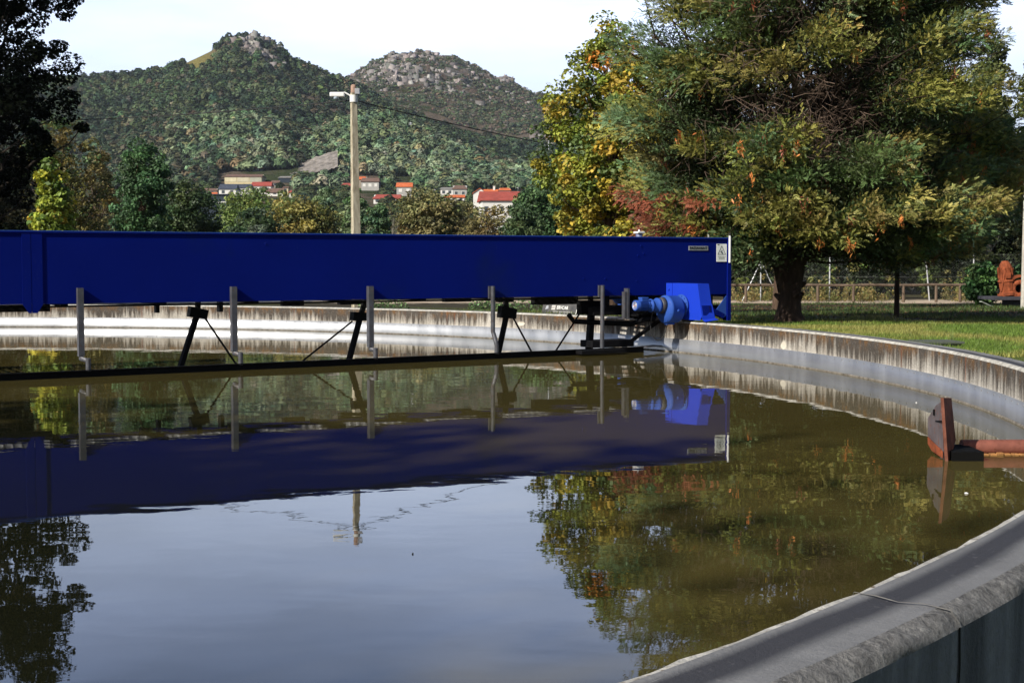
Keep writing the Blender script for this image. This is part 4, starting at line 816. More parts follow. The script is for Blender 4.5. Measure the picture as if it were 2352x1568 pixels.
B = G(3640/4096*2352+148, 790, .44); B = np.array([G(2185, 785, .45)[0], G(2185, 785, .45)[1], .44])
o = thing('grass_tuft', 'tall grass tuft sprouting behind the manhole slab', 'plant', tuple(B)); b = MB()
for k in range(26):
    q = rng.uniform(0, 6.28); l = rng.uniform(.02, .09); h = rng.uniform(.08, .22); b.add([(-.004, 0, 0), (.004, 0, 0), (math.cos(q)*l, math.sin(q)*l, h)], [(0, 1, 2)])
b.build('blades', simple('grass_blade', (.20, .26, .07), .6, 0, .2, 5, 0), o)

# ------------------------------------------------------------------ lamp post, wires
def lamp_post():
    P = A(820, 600, 40.4); x, y = P[0], 40.4; z0 = float(gz(x, y)); xt = A(812, 200, 40.4)[0]-x; zt = hz(197, 40.4)-z0
    o = thing('street_lamp', 'tall weathered concrete lamp post with a single white lamp head, behind the bridge', 'street lamp', (x, y, z0), 0)
    m, nt, p, out = new_mat('post_concrete'); v = objco(nt); n = noise(nt, v, 7, 5, .65, (1, 1, .3)); nt.links.new(ramp(nt, n, [(.35, (.26, .22, .15)), (.6, (.50, .45, .34))]), p.inputs['Base Color']); p.inputs['Roughness'].default_value = .9
    b = MB(); r0 = .135; r1 = .075
    def sec(t): w = r0+(r1-r0)*t; cx = xt*t; return [(cx-w*.95, -w*.9), (cx+w*.95, -w*.9), (cx+w*.95, w*.9), (cx-w*.95, w*.9)]
    R0, R1 = sec(0), sec(1); rot = R_(28)
    c, s = math.cos(rot), math.sin(rot)
    f = lambda q, z, cx: ((q[0]-cx)*c-(q[1])*s+cx, (q[0]-cx)*s+q[1]*c, z)
    V = [f(q, -.4, 0) for q in R0]+[f(q, zt-.25, xt) for q in R1]; b.add(V, [(0, 1, 5, 4), (1, 2, 6, 5), (2, 3, 7, 6), (3, 0, 4, 7), (4, 5, 6, 7)]); b.build('post', m, o)
    b = MB()
    nrm = Vector((-c, -s, 0))            # its left, sunlit face carries raised rails round shallow recesses
    for k in range(24):
        t = (k+.5)/24; z = t*(zt-.3); w = r0+(r1-r0)*t; cc = Vector((xt*t, 0, z))+nrm*(w*.95+.001)
        tv = Vector((s, -c, 0))
        b.bar(cc-tv*w*.5, cc+tv*w*.5, .05, .012, nrm)
        for sg_ in (-1, 1):
            q = cc+tv*w*.62*sg_; b.bar(q-Vector((0, 0, (zt-.3)/48)), q+Vector((0, 0, (zt-.3)/48)), w*.4, .012, nrm)
    b.build('rail_relief', m, o)
    b = MB(); b.tube([(xt, 0, zt-.26), (xt, 0, zt-.05), (xt, 0, zt-.02)], [.082, .08, .05], 12); b.build('red_cap', simple('red_cap', (.30, .19, .14), .8, 0, .3, 12, .2), o)
    b = MB(); b.lathe([(-.10, .11), (.10, .11)], (xt, 0, zt-.42), (0, 0, 1), 16); b.tube([(xt-.05, 0, zt-.36), (xt-.25, -.02, zt-.25), (xt-.42, -.02, zt-.27)], .025, 10); b.build('arm', M['white_paint'], o)
    b = MB(); b.box((xt-.68, -.10, zt-.37), (xt-.26, .08, zt-.24), .03); hd = b.build('lamp_head', M['white_paint'], o)
    b = MB(); b.lathe([(0, .085), (.05, .075), (.075, .04), (.08, 0)], (xt-.50, -.01, zt-.37), (0, 0, -1), 16); b.build('lens', simple('lamp_glass', (.5, .6, .7), .15, 0, .05, 4, 0), hd)
    b = MB(); b.box((xt+.05, -.14, zt-.30), (xt+.18, -.02, zt-.14), .006); b.build('junction_box', M['plate'], o)
    top = Vector((x+xt, y, z0+zt-.46))
    def wire(lab, end, sag, r=.017):
        n = 40; end = Vector(end); w = MB(); w.tube([top+(end-top)*(k/n)-Vector((0, 0, sag*4*(k/n)*(1-k/n))) for k in range(n+1)], r, 5)
        tag(w.build('overhead_cable', M['rubber']), lab, 'cable')
    e = A(150, 275, 52); wire('black overhead cable sagging from the lamp post to the left trees', A(60, 278, 56), .12)
    wire('black overhead cable running from the lamp post right towards the maple', A(1420, 360, 55), .10)
lamp_post()
def lamp2():
    D = 44; P = A(2349, 600, D); z0 = float(gz(P[0], D)); H = hz(352, D)-z0
    o = thing('street_lamp', 'concrete lamp post with white lamp head cut by the right edge', 'street lamp', (P[0]+.06, D, z0), 0)
    b = MB(); b.tube([(0, 0, -.3), (0, 0, H*.5), (0, 0, H)], [.10, .085, .06], 10); b.build('post', simple('pale_concrete', (.40, .38, .33), .9, 0, .25, 8, .3), o)
    b = MB(); b.tube([(0, 0, H-.05), (-.12, 0, H+.03)], .03, 8); b.build('arm', M['white_paint'], o)
    b = MB(); b.tube([(-.08, 0, H+.02), (-.22, -.0, H+.04), (-.30, 0, H+.07), (-.39, 0, H+.09)], [.03, .045, .06, .035], 12); b.build('lamp_head', M['white_paint'], o)
lamp2()
# manhole slab in the lawn
P0 = G(2150, 787, .47); o = thing('manhole_slab', 'flat dark concrete slab lid lying in the lawn behind the tank rim', 'manhole', (P0[0], P0[1], float(gz(P0[0], P0[1]))), .1)
b = MB(); b.box((-.26, -.25, -.1), (.26, .25, .055), .008); b.build('slab', simple('slab_concrete', (.06, .065, .055), .9, 0, .3, 15, .4), o); b = MB(); b.box((-.29, -.28, .055), (.29, .28, .085), .006); b.build('lid', simple('lid_concrete', (.07, .08, .06), .9, 0, .3, 15, .4), o)

# ------------------------------------------------------------------ fence, rail, rusty machine, banner
FD = 58.
def fence():
    xa, xb = A(1660, 690, FD)[0], A(2460, 690, FD)[0]; z0 = float(gz(18, FD)); H = 1.93
    o = thing('wire_fence', 'chain link fence on pale metal posts behind the cypress', 'fence', (xa, FD, z0))
    for px, lean in ((1747, 0), (1905, 0), (2235, 0), (2136, -.22), (2420, 0)):
        x = A(px, 690, FD)[0]-xa; b = MB(); b.tube([(x, 0, -.2), (x+lean, 0, H+.05)], .032, 8); b.build('post', M['galv'], o)
    x = A(1747, 690, FD)[0]-xa
    for px in (1705, 1790): b = MB(); b.tube([(A(px, 690, FD)[0]-xa, -.02, 0), (x, -.02, 1.65)], .026, 8); b.build('strut', M['galv'], o)
    b = MB(); Wd = xb-xa; st = .11; n = int((Wd+H)/st)
    for k in range(n):
        for s_ in (0, 1):
            x0 = k*st-H if s_ else k*st; x1 = k*st if s_ else k*st-H; q0, z_0, q1, z_1 = x0, .05, x1, H
            b.bar((q0, .03, z_0), (q1, .03, z_1), .0022, .0022)
    for z in (.05, 1.0, H): b.bar((0, .03, z), (Wd, .03, z), .006, .006)
    b.build('wire_mesh', simple('mesh_wire', (.16, .17, .16), .6, .2, .1, 9, 0), o)
fence()
def rail():
    D = 56.; xa, xb = A(1672, 690, D)[0], A(2232, 690, D)[0]; z0 = float(gz(16, D)); H = hz(654, D)-z0
    o = thing('log_rail', 'low weathered log rail running in front of the wire fence', 'rail fence', (xa, D, z0)); b = MB(); rg = random.Random(3)
    n = 12; b.tube([((xb-xa)*k/n, 0, H+rg.uniform(-.015, .015)) for k in range(n+1)], .055, 10); b.build('log', M['wood'], o)
    for px in (1713, 1878, 1960, 2075, 2150, 2205): x = A(px, 690, D)[0]-xa; b = MB(); b.tube([(x, 0, -.2), (x, 0, H-.02)], .06, 10); b.build('post', M['wood'], o)
rail()
def machine():
    D = 48.; s = D/F; P = A(2330, 680, D); z0 = hz(680, D)
    o = thing('rusty_pump', 'orange rusted cast iron pump standing on a dark slab by the right fence', 'pump', (P[0], D, z0)); X = lambda px: (px-2330)*s; Z = lambda py: (680-py)*s
    b = MB(); b.lathe([(0, .0), (0, .27), (.10, .27), (.12, .24), (.45, .26), (.47, .29), (.53, .29), (.55, .25), (.95, .235), (1.10, .17), (1.18, .10), (1.19, 0)], (X(2314), .0, .04), (-.10, 0, 1), 12, False)
    for k in range(12):
        q = k*math.pi/6+.2; c_, s_ = math.cos(q), math.sin(q); b.bar((X(2314)+.24*c_-.06, .24*s_, .60), (X(2314)+.24*c_-.10, .24*s_, .98), .02, .045, (c_, s_, 0))
    b.tube([(X(2298), -.10, .18), (X(2299), -.20, .5), (X(2302), -.2, .85), (X(2310), -.1, 1.10)], .035, 8); b.box((X(2303), -.30, .62), (X(2314), -.18, .82), .01)
    b.build('casing', M['rust'], o)
    b = MB(); b.lathe([(-.4, .26), (.02, .26), (.03, .30), (.09, .30), (.10, .17), (.08, .15), (-.4, .15)], (X(2338), -.1, .27), (0, -1, 0), 32)
    for k in range(8): q = k*math.pi/4+.2; b.lathe([(.09, .02), (.12, .02), (.121, 0)], (X(2338)+.235*math.cos(q), -.1, .27+.235*math.sin(q)), (0, -1, 0), 6, False)
    b.build('outlet_flange', M['rust'], o)
    b = MB()
    for k in range(8):
        q0 = math.pi*(k/8); q1 = math.pi*((k+1)/8); r0, r1 = .36, .44
        b.prism([(X(2338)+math.cos(q)*r, -.22, .30+math.sin(q)*r) for q, r in ((q0, r0), (q0, r1), (q1, r1), (q1, r0))], (0, .5, 0))
    b.box((X(2300), -.2, 0), (X(2368), .4, .07), .01); b.box((X(2302), -.2, .07), (X(2308), .1, .5)); b.box((X(2355), -.1, .4), (X(2400), .3, .62), .02); b.build('bracket', M['rust'], o)
    b = MB(); b.lathe([(-.38, 0), (-.38, .149)], (X(2338), -.1, .27), (0, -1, 0), 24); b.build('bore', M['black'], o)
    o2 = thing('stone_plinth', 'long dark slab table carrying the rusty pump at the right edge', 'plinth', (P[0], D, z0)); s_ = simple('dark_slab', (.035, .035, .045), .9, 0, .3, 8, .3)
    b = MB(); b.box((-1.0, -.75, -.11), (2.2, .8, -.004), .01); b.build('slab', s_, o2); b = MB(); b.box((-.22, -.5, -.7), (1.9, .6, -.11), .01); b.build('support', s_, o2)
    pk = thing('broken_plank', 'pale broken plank leaning against the dark slab under the rusty pump', 'plank', (A(2285, 700, 46.6)[0], 46.6, hz(712, 46.6))); b = MB(); b.bar((-.55, -.2, .30), (.30, .1, -.05), .12, .03); b.build('board', simple('pale_wood', (.30, .32, .28), .8, 0, .3, 12, .2), pk)
machine()
def banner():
    a_ = G(1243, 719, .42); e_ = G(1331, 723, .42); a_ = A(1243, 719, 34.6); e_ = A(1331, 723, 33.2)
    d = e_-a_; L = math.hypot(d[0], d[1]); H = .30; rot = math.atan2(d[1], d[0])
    o = thing('printed_banner', 'black printed sign board with white lettering lying beyond the tank wall', 'sign', (a_[0], a_[1], a_[2]-.02), rot)
    m, nt, p, out = new_mat('banner_face'); v = objco(nt); n = noise(nt, v, 3, 5, .6); nt.links.new(ramp(nt, n, [(.3, (.035, .033, .03)), (.75, (.13, .12, .105))]), p.inputs['Base Color']); p.inputs['Roughness'].default_value = .3
    tl = Matrix.Rotation(R_(-14), 3, 'X'); 
    def put(b, vs, fs): b.add([tl @ Vector(v) for v in vs], fs)
    b = MB(); B2 = MB(); B2.box((0, 0, 0), (L, .02, H), .003); put(b, B2.v, B2.f); b.build('board', m, o)
    b = MB(); vs, fs = text_mb('ERVCAR', .115, .001, 1.15); vs = [(v[0]+L*.53, v[1]-.003, v[2]+H*.60) for v in vs]; put(b, vs, fs)
    b.build('lettering', M['sign_white'], o); b = MB()
    rg = random.Random(8)
    for z, x0_, x1_ in ((.26, .29, .80), (.10, .44, .80)):           # illegible small print: dashes
        x = L*x0_
        while x < L*x1_:
            w_l = rg.uniform(.02, .06); B2 = MB(); B2.box((x, -.004, H*z-.008), (min(x+w_l, L*x1_), -.001, H*z+.008)); put(b, B2.v, B2.f); x += w_l+.010
    pr = b.build('small_print', simple('print_grey', (.45, .44, .41), .5, 0, .1, 8, 0), o); pr['kind'] = 'stuff'; b = MB()
    e0, e1, ez = L*.245, L*.335, (.46, .60, .74); t_ = .012      # barred emblem before the name, one comb-shaped outline
    pts = [(e1+.012, H*ez[0]-t_), (e1+.012, H*ez[2]+t_), (e0, H*ez[2]+t_), (e0, H*ez[2]-t_), (e1, H*ez[2]-t_), (e1, H*ez[1]+t_), (e0, H*ez[1]+t_), (e0, H*ez[1]-t_), (e1, H*ez[1]-t_), (e1, H*ez[0]+t_), (e0, H*ez[0]+t_), (e0, H*ez[0]-t_)]
    B2 = MB(); B2.prism([(x, -.004, z) for x, z in pts], (0, .003, 0)); put(b, B2.v, B2.f)
    b.build('emblem', simple('print_white', (.62, .60, .56), .5, 0, .1, 8, 0), o)
    b = MB(); B2 = MB(); B2.prism([(L*.085, -.004, H*.40), (L*.165, -.004, H*.48), (L*.15, -.004, H*.76), (L*.10, -.004, H*.70)], (0, .003, 0)); put(b, B2.v, B2.f); b.build('faded_patch', M['galv'], o)
    b = MB()
    for k in (.90, .945, .985):
        B2 = MB(); B2.box((L*k-.009, -.004, .01), (L*k+.009, -.001, H-.02)); put(b, B2.v, B2.f)
    b.build('white_stripe', M['sign_white'], o)
banner()

# ------------------------------------------------------------------ hills: ridges set out by bearing (photo column) and distance
def row(D, pts): return D, np.array([p[0] for p in pts], float), np.array([p[1] for p in pts], float)
ROWS = [row(330, [(0, 625)]), row(450, [(0, 575)]), row(600, [(0, 505)]), row(700, [(0, 462), (1300, 462)]), row(800, [(0, 436), (900, 438), (1300, 440)]),
 row(900, [(0, 400), (500, 385), (700, 378), (800, 390), (1000, 405), (1300, 425)]),
 row(1000, [(0, 375), (200, 365), (300, 345), (430, 305), (550, 278), (640, 300), (700, 335), (760, 322), (830, 280), (900, 272), (960, 300), (1050, 345), (1150, 380), (1300, 405)]),
 row(1070, [(0, 345), (300, 325), (430, 290), (550, 272), (640, 300), (700, 322), (830, 284), (900, 283), (960, 318), (1050, 362), (1150, 385), (1300, 400)]),
 row(1150, [(0, 305), (300, 290), (500, 262), (650, 270), (750, 290), (850, 295), (950, 320), (1050, 352), (1300, 380)]),
 row(1270, [(0, 245), (300, 235), (450, 215), (600, 180), (700, 212), (800, 250), (900, 295), (1000, 325), (1100, 350), (1300, 365)]),
 row(1400, [(-300, 200), (0, 192), (165, 193), (240, 190), (330, 182), (390, 174), (440, 148), (500, 118), (520, 98), (560, 86), (600, 85), (640, 104), (670, 140), (720, 165), (780, 192), (830, 215), (900, 258), (1000, 300), (1100, 330), (1300, 350)]),
 row(1530, [(-300, 240), (165, 230), (500, 180), (600, 160), (700, 205), (780, 215), (900, 262), (1000, 280), (1100, 308), (1300, 330)]),
 row(1720, [(-300, 270), (500, 240), (700, 245), (800, 216), (900, 214), (985, 212), (1100, 238), (1200, 262), (1300, 285), (1500, 300), (2352, 330)]),
 row(1880, [(-300, 280), (700, 250), (800, 202), (860, 176), (900, 164), (985, 158), (1050, 176), (1150, 210), (1250, 245), (1300, 255), (1500, 270), (2352, 310)]),
 row(2050, [(-300, 300), (700, 240), (800, 190), (860, 152), (900, 136), (940, 130), (985, 126), (1040, 138), (1090, 167), (1145, 191), (1162, 190), (1180, 196), (1200, 214), (1250, 224), (1300, 238), (1500, 262), (1800, 290), (2352, 340), (3000, 370)]),
 row(2300, [(-300, 380), (800, 300), (985, 240), (1300, 330), (2352, 400)]), row(3200, [(0, 560)])]
RD = np.array([r[0] for r in ROWS], float)
def hill_py(px, D):
    px = np.asarray(px, float); D = np.asarray(D, float); Yr = np.stack([np.interp(px, r[1], r[2]) for r in ROWS], 0)
    i = np.clip(np.searchsorted(RD, D)-1, 0, len(RD)-2); t = (D-RD[i])/(RD[i+1]-RD[i]); t = np.clip(t, 0, 1); ix = np.arange(px.size).reshape(px.shape) if px.ndim else 0
    Yf = Yr.reshape(len(ROWS), -1); i_ = np.atleast_1d(i).ravel(); k = np.arange(i_.size); t_ = np.atleast_1d(t).ravel()
    return (Yf[i_, k]*(1-t_)+Yf[i_+1, k]*t_).reshape(px.shape)
def hill_z(X, Y):
    X = np.atleast_1d(np.asarray(X, float)); Y = np.atleast_1d(np.asarray(Y, float)); px = X/Y*F+VW/2
    z = CAMH+(599-hill_py(px, Y))/F*Y
    n = (fbm(X/55, Y/55, 4, 51)-.5)*14*sstep(850, 1300, Y) + (fbm(X/14, Y/14, 3, 52)-.5)*5*sstep(1150, 1350, Y)
    n = n*(1-.8*np.exp(-((Y-1400)/45)**2)) if True else n
    rocky = sstep(1650, 1850, Y); cr = fbm(X/22, Y/30, 3, 53); n = n+rocky*np.abs(cr-.5)*16
    n = n + rocky*(np.floor(fbm(X/16, Y/16, 3, 54)*6)/6-.5)*9
    return z+n
def rockiness(X, Y):
    px = X/Y*F+VW/2; py = hill_py(px, Y); n = fbm(X/20, Y/14, 4, 61)
    m1 = np.exp(-((px-612)/60)**2)*sstep(1290, 1350, Y)*sstep(215, 130, py)
    m2 = sstep(1680, 1800, Y)*np.exp(-((px-960)/150)**2)*1.0
    m3 = np.exp(-((px-1168)/22)**2)*sstep(1950, 2010, Y)*1.4
    m4 = np.exp(-((px-1250)/55)**2)*np.exp(-((py-340)/18)**2)*sstep(1150, 1200, Y)
    return np.clip(m1*1.2+m2*.85+m3+m4, 0, 1.3)*sstep(.44, .56, n+.10*(m1+m3))
def hills():
    pxs = np.linspace(-900, 3300, 760); Ds = np.concatenate([np.linspace(330, 1250, 110), np.linspace(1256, 1560, 70), np.linspace(1566, 2120, 130), np.linspace(2140, 3200, 30)])
    PX, DDD = np.meshgrid(pxs, Ds, indexing='ij'); X = (PX-VW/2)/F*DDD; Y = DDD; Z = hill_z(X.ravel(), Y.ravel()).reshape(X.shape)
    n0, n1 = X.shape; i, k = np.meshgrid(np.arange(n0-1), np.arange(n1-1), indexing='ij'); a = (i*n1+k).ravel(); Fq = np.stack([a, a+n1, a+n1+1, a+1], 1)
    fx = X.ravel()[Fq].mean(1); fy = Y.ravel()[Fq].mean(1); rk = rockiness(fx, fy); rng = np.random.default_rng(9)
    n = fbm(fx/30, fy/30, 4, 71)[:, None]; n2 = fbm(fx/7, fy/7, 3, 72)[:, None]
    grn = np.array([.06, .075, .035]); brn = np.array([.15, .12, .09]); c = grn*(1-sstep(.42, .60, n))+brn*sstep(.42, .60, n)
    scrub = sstep(1650, 1750, fy)[:, None]; c = c*(1-scrub)+(np.array([.052, .058, .028])*(1-sstep(.45, .6, n2))+np.array([.115, .085, .065])*sstep(.45, .6, n2))*scrub
    px = fx/fy*F+VW/2; py = hill_py(px, fy)
    gold = np.exp(-((px-462)/38)**2)*sstep(1330, 1370, fy); c = c*(1-gold[:, None])+np.array([.23, .20, .07])*gold[:, None]
    rc = np.array([.27, .25, .235])*(.4+.9*n2); k_ = np.clip(rk, 0, 1)[:, None]; c = c*(1-k_)+rc*k_
    m, nt, p, out = new_mat('hill_ground'); at = nt.nodes.new('ShaderNodeAttribute'); at.attribute_name = 'col'; w = worldco(nt); nn = noise(nt, w, .35, 5, .7)
    nt.links.new(mixc(nt, 1., at.outputs['Color'], ramp(nt, nn, [(.3, (.5, .5, .5)), (.7, (1., 1., 1.))]), 'MULTIPLY'), p.inputs['Base Color']); p.inputs['Roughness'].default_value = 1; p.inputs['Specular IOR Level'].default_value = 0
    bump(nt, p, noise(nt, w, .16, 5, .75), 1., 4.)
    o = mesh_np('hills', np.stack([X, Y, Z], -1).reshape(-1, 3), [Fq], m, None, col=np.clip(c, .01, .6)); o['kind'] = 'structure'
hills()
def crowns(name, label, X, Y, r, h, cols, seed, nleaf=44, conic=None):
    """one mesh of many far tree crowns standing on the hills; each is an uneven hull of leaf masses"""
    rng = np.random.default_rng(seed); n = len(X); Z = hill_z(X, Y)
    d = in_ball(n*nleaf, rng, .8).reshape(n, nleaf, 3); d[:, :, 2] = np.abs(d[:, :, 2])*1.2-.2
    sh = np.ones((n, nleaf))
    if conic is not None: sh = 1-conic[:, None]*np.clip(d[:, :, 2], 0, 1)*.8
    C_ = np.stack([X[:, None]+d[:, :, 0]*r[:, None]*sh, Y[:, None]+d[:, :, 1]*r[:, None]*sh, Z[:, None]+h[:, None]*(.42+.55*d[:, :, 2])], -1).reshape(-1, 3)
    out = d.reshape(-1, 3); nm = out+rng.normal(size=out.shape)*.28; nm[:, 2] += .25; nm /= np.linalg.norm(nm, axis=1)[:, None]
    t = rng.normal(size=nm.shape); t -= nm*(t*nm).sum(1)[:, None]; t /= np.linalg.norm(t, axis=1)[:, None]; s = np.cross(nm, t); L = (np.repeat(r, nleaf)*rng.uniform(.34, .62, n*nleaf))[:, None]
    V = np.stack([C_-t*L, C_+s*L*.8, C_+t*L*.9-s*L*.5], 1).reshape(-1, 3); c = np.repeat(cols, nleaf, 0)*np.exp(rng.normal(size=(n*nleaf, 1))*.12)
    o = mesh_np(name, V, [np.arange(3*n*nleaf).reshape(-1, 3)], M['far_leaf'], None, col=np.clip(c, .004, .5)); tag(o, label, 'forest', kind='stuff')
def scatter(n, px0, px1, D0, D1, rng):
    D = np.sqrt(rng.uniform(D0**2, D1**2, n)); px = rng.uniform(px0, px1, n); return (px-VW/2)/F*D, D, px
def forest():
    rng = np.random.default_rng(31)
    # upper slopes: dark pine and oak
    X, Y, px = scatter(17000, -380, 1500, 1080, 1425, rng); rk = rockiness(X, Y); py = hill_py(px, Y)
    gold = np.exp(-((px-462)/38)**2)*sstep(1330, 1370, Y)
    gap = fbm(X/26, Y/26, 3, 33)
    k = (rng.random(len(X)) > rk*1.1) & (gold < .45) & (gap > .36); X, Y, px = X[k], Y[k], px[k]; n = len(X)
    r = rng.uniform(1.6, 4.2, n)*(.8+.5*fbm(X/40, Y/40, 2, 3)); h = r*rng.uniform(1.5, 2.5, n)
    base = np.where((fbm(X/35, Y/35, 3, 34) > .5)[:, None], np.array([.038, .058, .034]), np.array([.068, .100, .048])); brown = rng.random(n) < .10; base[brown] = (.10, .095, .06)
    crowns('mountain_forest', 'dark green forest covering the slopes of the left hill', X, Y, r, h, jitcol(base, n, rng, .30, .12), 35, 46, (rng.random(n) < .45).astype(float))
    # middle ridge: lighter eucalyptus and chestnut wood
    X, Y, px = scatter(9500, -380, 1500, 800, 1085, rng); py_ = hill_py(px, Y); k = ~((px > 660) & (px < 785) & (py_ > np.interp(px, [660, 700, 780], [394, 380, 356])) & (py_ < 412)) & ~((px > 560) & (px < 800) & (py_ > 398) & (rng.random(len(X)) < .6)) & ~((Y < 875) & (((px > 495) & (px < 675)) | ((px > 800) & (px < 880)) | ((px > 900) & (px < 955))))
    X, Y, px = X[k], Y[k], px[k]; n = len(X); r = rng.uniform(2.2, 4.2, n); h = r*rng.uniform(1.5, 2.4, n)
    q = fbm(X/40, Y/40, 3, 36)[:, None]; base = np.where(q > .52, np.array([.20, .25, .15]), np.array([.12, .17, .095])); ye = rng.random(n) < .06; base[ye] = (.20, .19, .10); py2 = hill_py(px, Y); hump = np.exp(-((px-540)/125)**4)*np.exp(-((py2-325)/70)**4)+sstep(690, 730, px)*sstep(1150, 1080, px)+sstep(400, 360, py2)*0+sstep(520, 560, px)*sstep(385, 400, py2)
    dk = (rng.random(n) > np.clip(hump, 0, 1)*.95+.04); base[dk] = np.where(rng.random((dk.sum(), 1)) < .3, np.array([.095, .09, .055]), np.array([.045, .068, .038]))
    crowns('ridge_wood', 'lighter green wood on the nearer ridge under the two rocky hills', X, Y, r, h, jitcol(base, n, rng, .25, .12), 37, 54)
    # scrub on the far right hill
    X, Y, px = scatter(19000, 640, 1700, 1560, 2075, rng); rk = rockiness(X, Y); gp = fbm(X/24, Y/24, 3, 44); lowp = sstep(300, 240, hill_py(px, Y))
    k = (rng.random(len(X)) > rk*1.2) & (gp > .34+.10*lowp); X, Y, px = X[k], Y[k], px[k]; n = len(X); r = rng.uniform(1.2, 2.9, n); h = r*rng.uniform(.9, 1.5, n)
    base = np.where(rng.random((n, 1)) < .3, np.array([.15, .125, .095]), np.array([.085, .11, .06]))
    crowns('hill_scrub', 'low scrub scattered among the rocks of the right hill', X, Y, r, h, jitcol(base, n, rng, .28, .1), 45, 26)
    # rocks
    X, Y, px = scatter(60000, 480, 1340, 1150, 2075, rng); rk = rockiness(X, Y); k = rng.random(len(X)) < rk*.20; X, Y = X[k], Y[k]; n = len(X); Z = hill_z(X, Y)
    cube = np.array([(-1, -1, -1), (1, -1, -1), (1, 1, -1), (-1, 1, -1), (-1, -1, 1), (1, -1, 1), (1, 1, 1), (-1, 1, 1)], float); fc = np.array([(0, 1, 5, 4), (1, 2, 6, 5), (2, 3, 7, 6), (3, 0, 4, 7), (4, 5, 6, 7)])
    sz = 1.3+3.9*rng.random((n, 1))**2.0; V = cube[None]*rng.uniform(.4, 1, (n, 1, 3))*np.array([1, 1, 1.2])*sz[:, :, None]+rng.normal(size=(n, 8, 3))*.30*sz[:, :, None]; V[:, :, 2] *= .85; V += np.stack([X, Y, Z], 1)[:, None]
    Fq = (fc[None]+(np.arange(n)*8)[:, None, None]).reshape(-1, 4)
    o = mesh_np('rock_outcrops', V.reshape(-1, 3), [Fq], M['far_leaf'], None, col=jitcol(np.repeat(np.tile((.22, .20, .19), (n, 1))*np.exp(rng.normal(size=(n, 1))*.3), 5, 0), n*5, rng, .12, .04)); tag(o, 'grey rock outcrops and boulders on the upper slopes of the hills', 'rocks', kind='stuff')
    # valley wood between the trees by the plant and the village
    X, Y, px = scatter(1500, -300, 1500, 380, 640, rng); n = len(X); r = rng.uniform(2, 3.6, n); h = r*rng.uniform(1.5, 2.2, n)
    crowns('valley_wood', 'mixed green wood on the valley floor below the village', X, Y, r, h, jitcol(np.where(rng.random((n, 1)) < .5, np.array([.05, .07, .025]), np.array([.085, .09, .03])), n, rng, .3, .12), 47, 60)
def village_trees():
    rng = np.random.default_rng(48); X, Y, px = scatter(1500, 330, 1330, 645, 800, rng); spans = [(503, 670, 800), (383, 500, 760), (805, 872, 800), (905, 950, 760), (1008, 1075, 760), (1085, 1200, 800)]
    k = rng.random(len(X)) < .6
    for a_, b_, d_ in spans: k &= ~((px > a_-4) & (px < b_+4) & (Y < d_) & (Y > 645) & (rng.random(len(X)) < .97))
    X, Y = X[k], Y[k]; n = len(X); r = rng.uniform(1.4, 3.0, n); h = r*rng.uniform(1.5, 2.2, n)
    crowns('village_wood', 'mixed trees and hedges standing between the village houses', X, Y, r, h, jitcol(np.where(rng.random((n, 1)) < .5, np.array([.045, .065, .03]), np.array([.09, .11, .05])), n, rng, .3, .12), 49, 60)
forest(); village_trees()

# ------------------------------------------------------------------ village
def dist_for(px, py):
    Ds = np.linspace(450, 1250, 400); y = hill_py(np.full(400, float(px)), Ds); i = np.argmax(y < py); return Ds[max(i, 1)]
def wallm(name, c): return simple(name, c, .9, 0, .10, .6, .1, .1)
RF = {'orange': simple('orange_tile', (.50, .13, .05), .9, 0, .25, .8, .3, .1), 'red': simple('red_tile', (.30, .07, .055), .9, 0, .2, .8, .3, .1), 'brown': simple('brown_tile', (.15, .095, .075), .9, 0, .25, .8, .3, .1), 'slate': simple('slate_roof', (.055, .065, .09), .8, 0, .2, .8, .2, .1), 'grey': simple('grey_roof', (.22, .21, .20), .9, 0, .2, .8, .2, .1)}
WL = {'white': wallm('white_wall', (.68, .66, .62)), 'grey': wallm('grey_wall', (.36, .35, .33)), 'cream': wallm('cream_wall', (.55, .46, .28)), 'dark': wallm('dark_wall', (.035, .045, .06)), 'stone': wallm('stone_wall', (.30, .26, .21))}
GLASS = simple('dark_pane', (.05, .06, .07), .3, 0, .2, 1, 0)
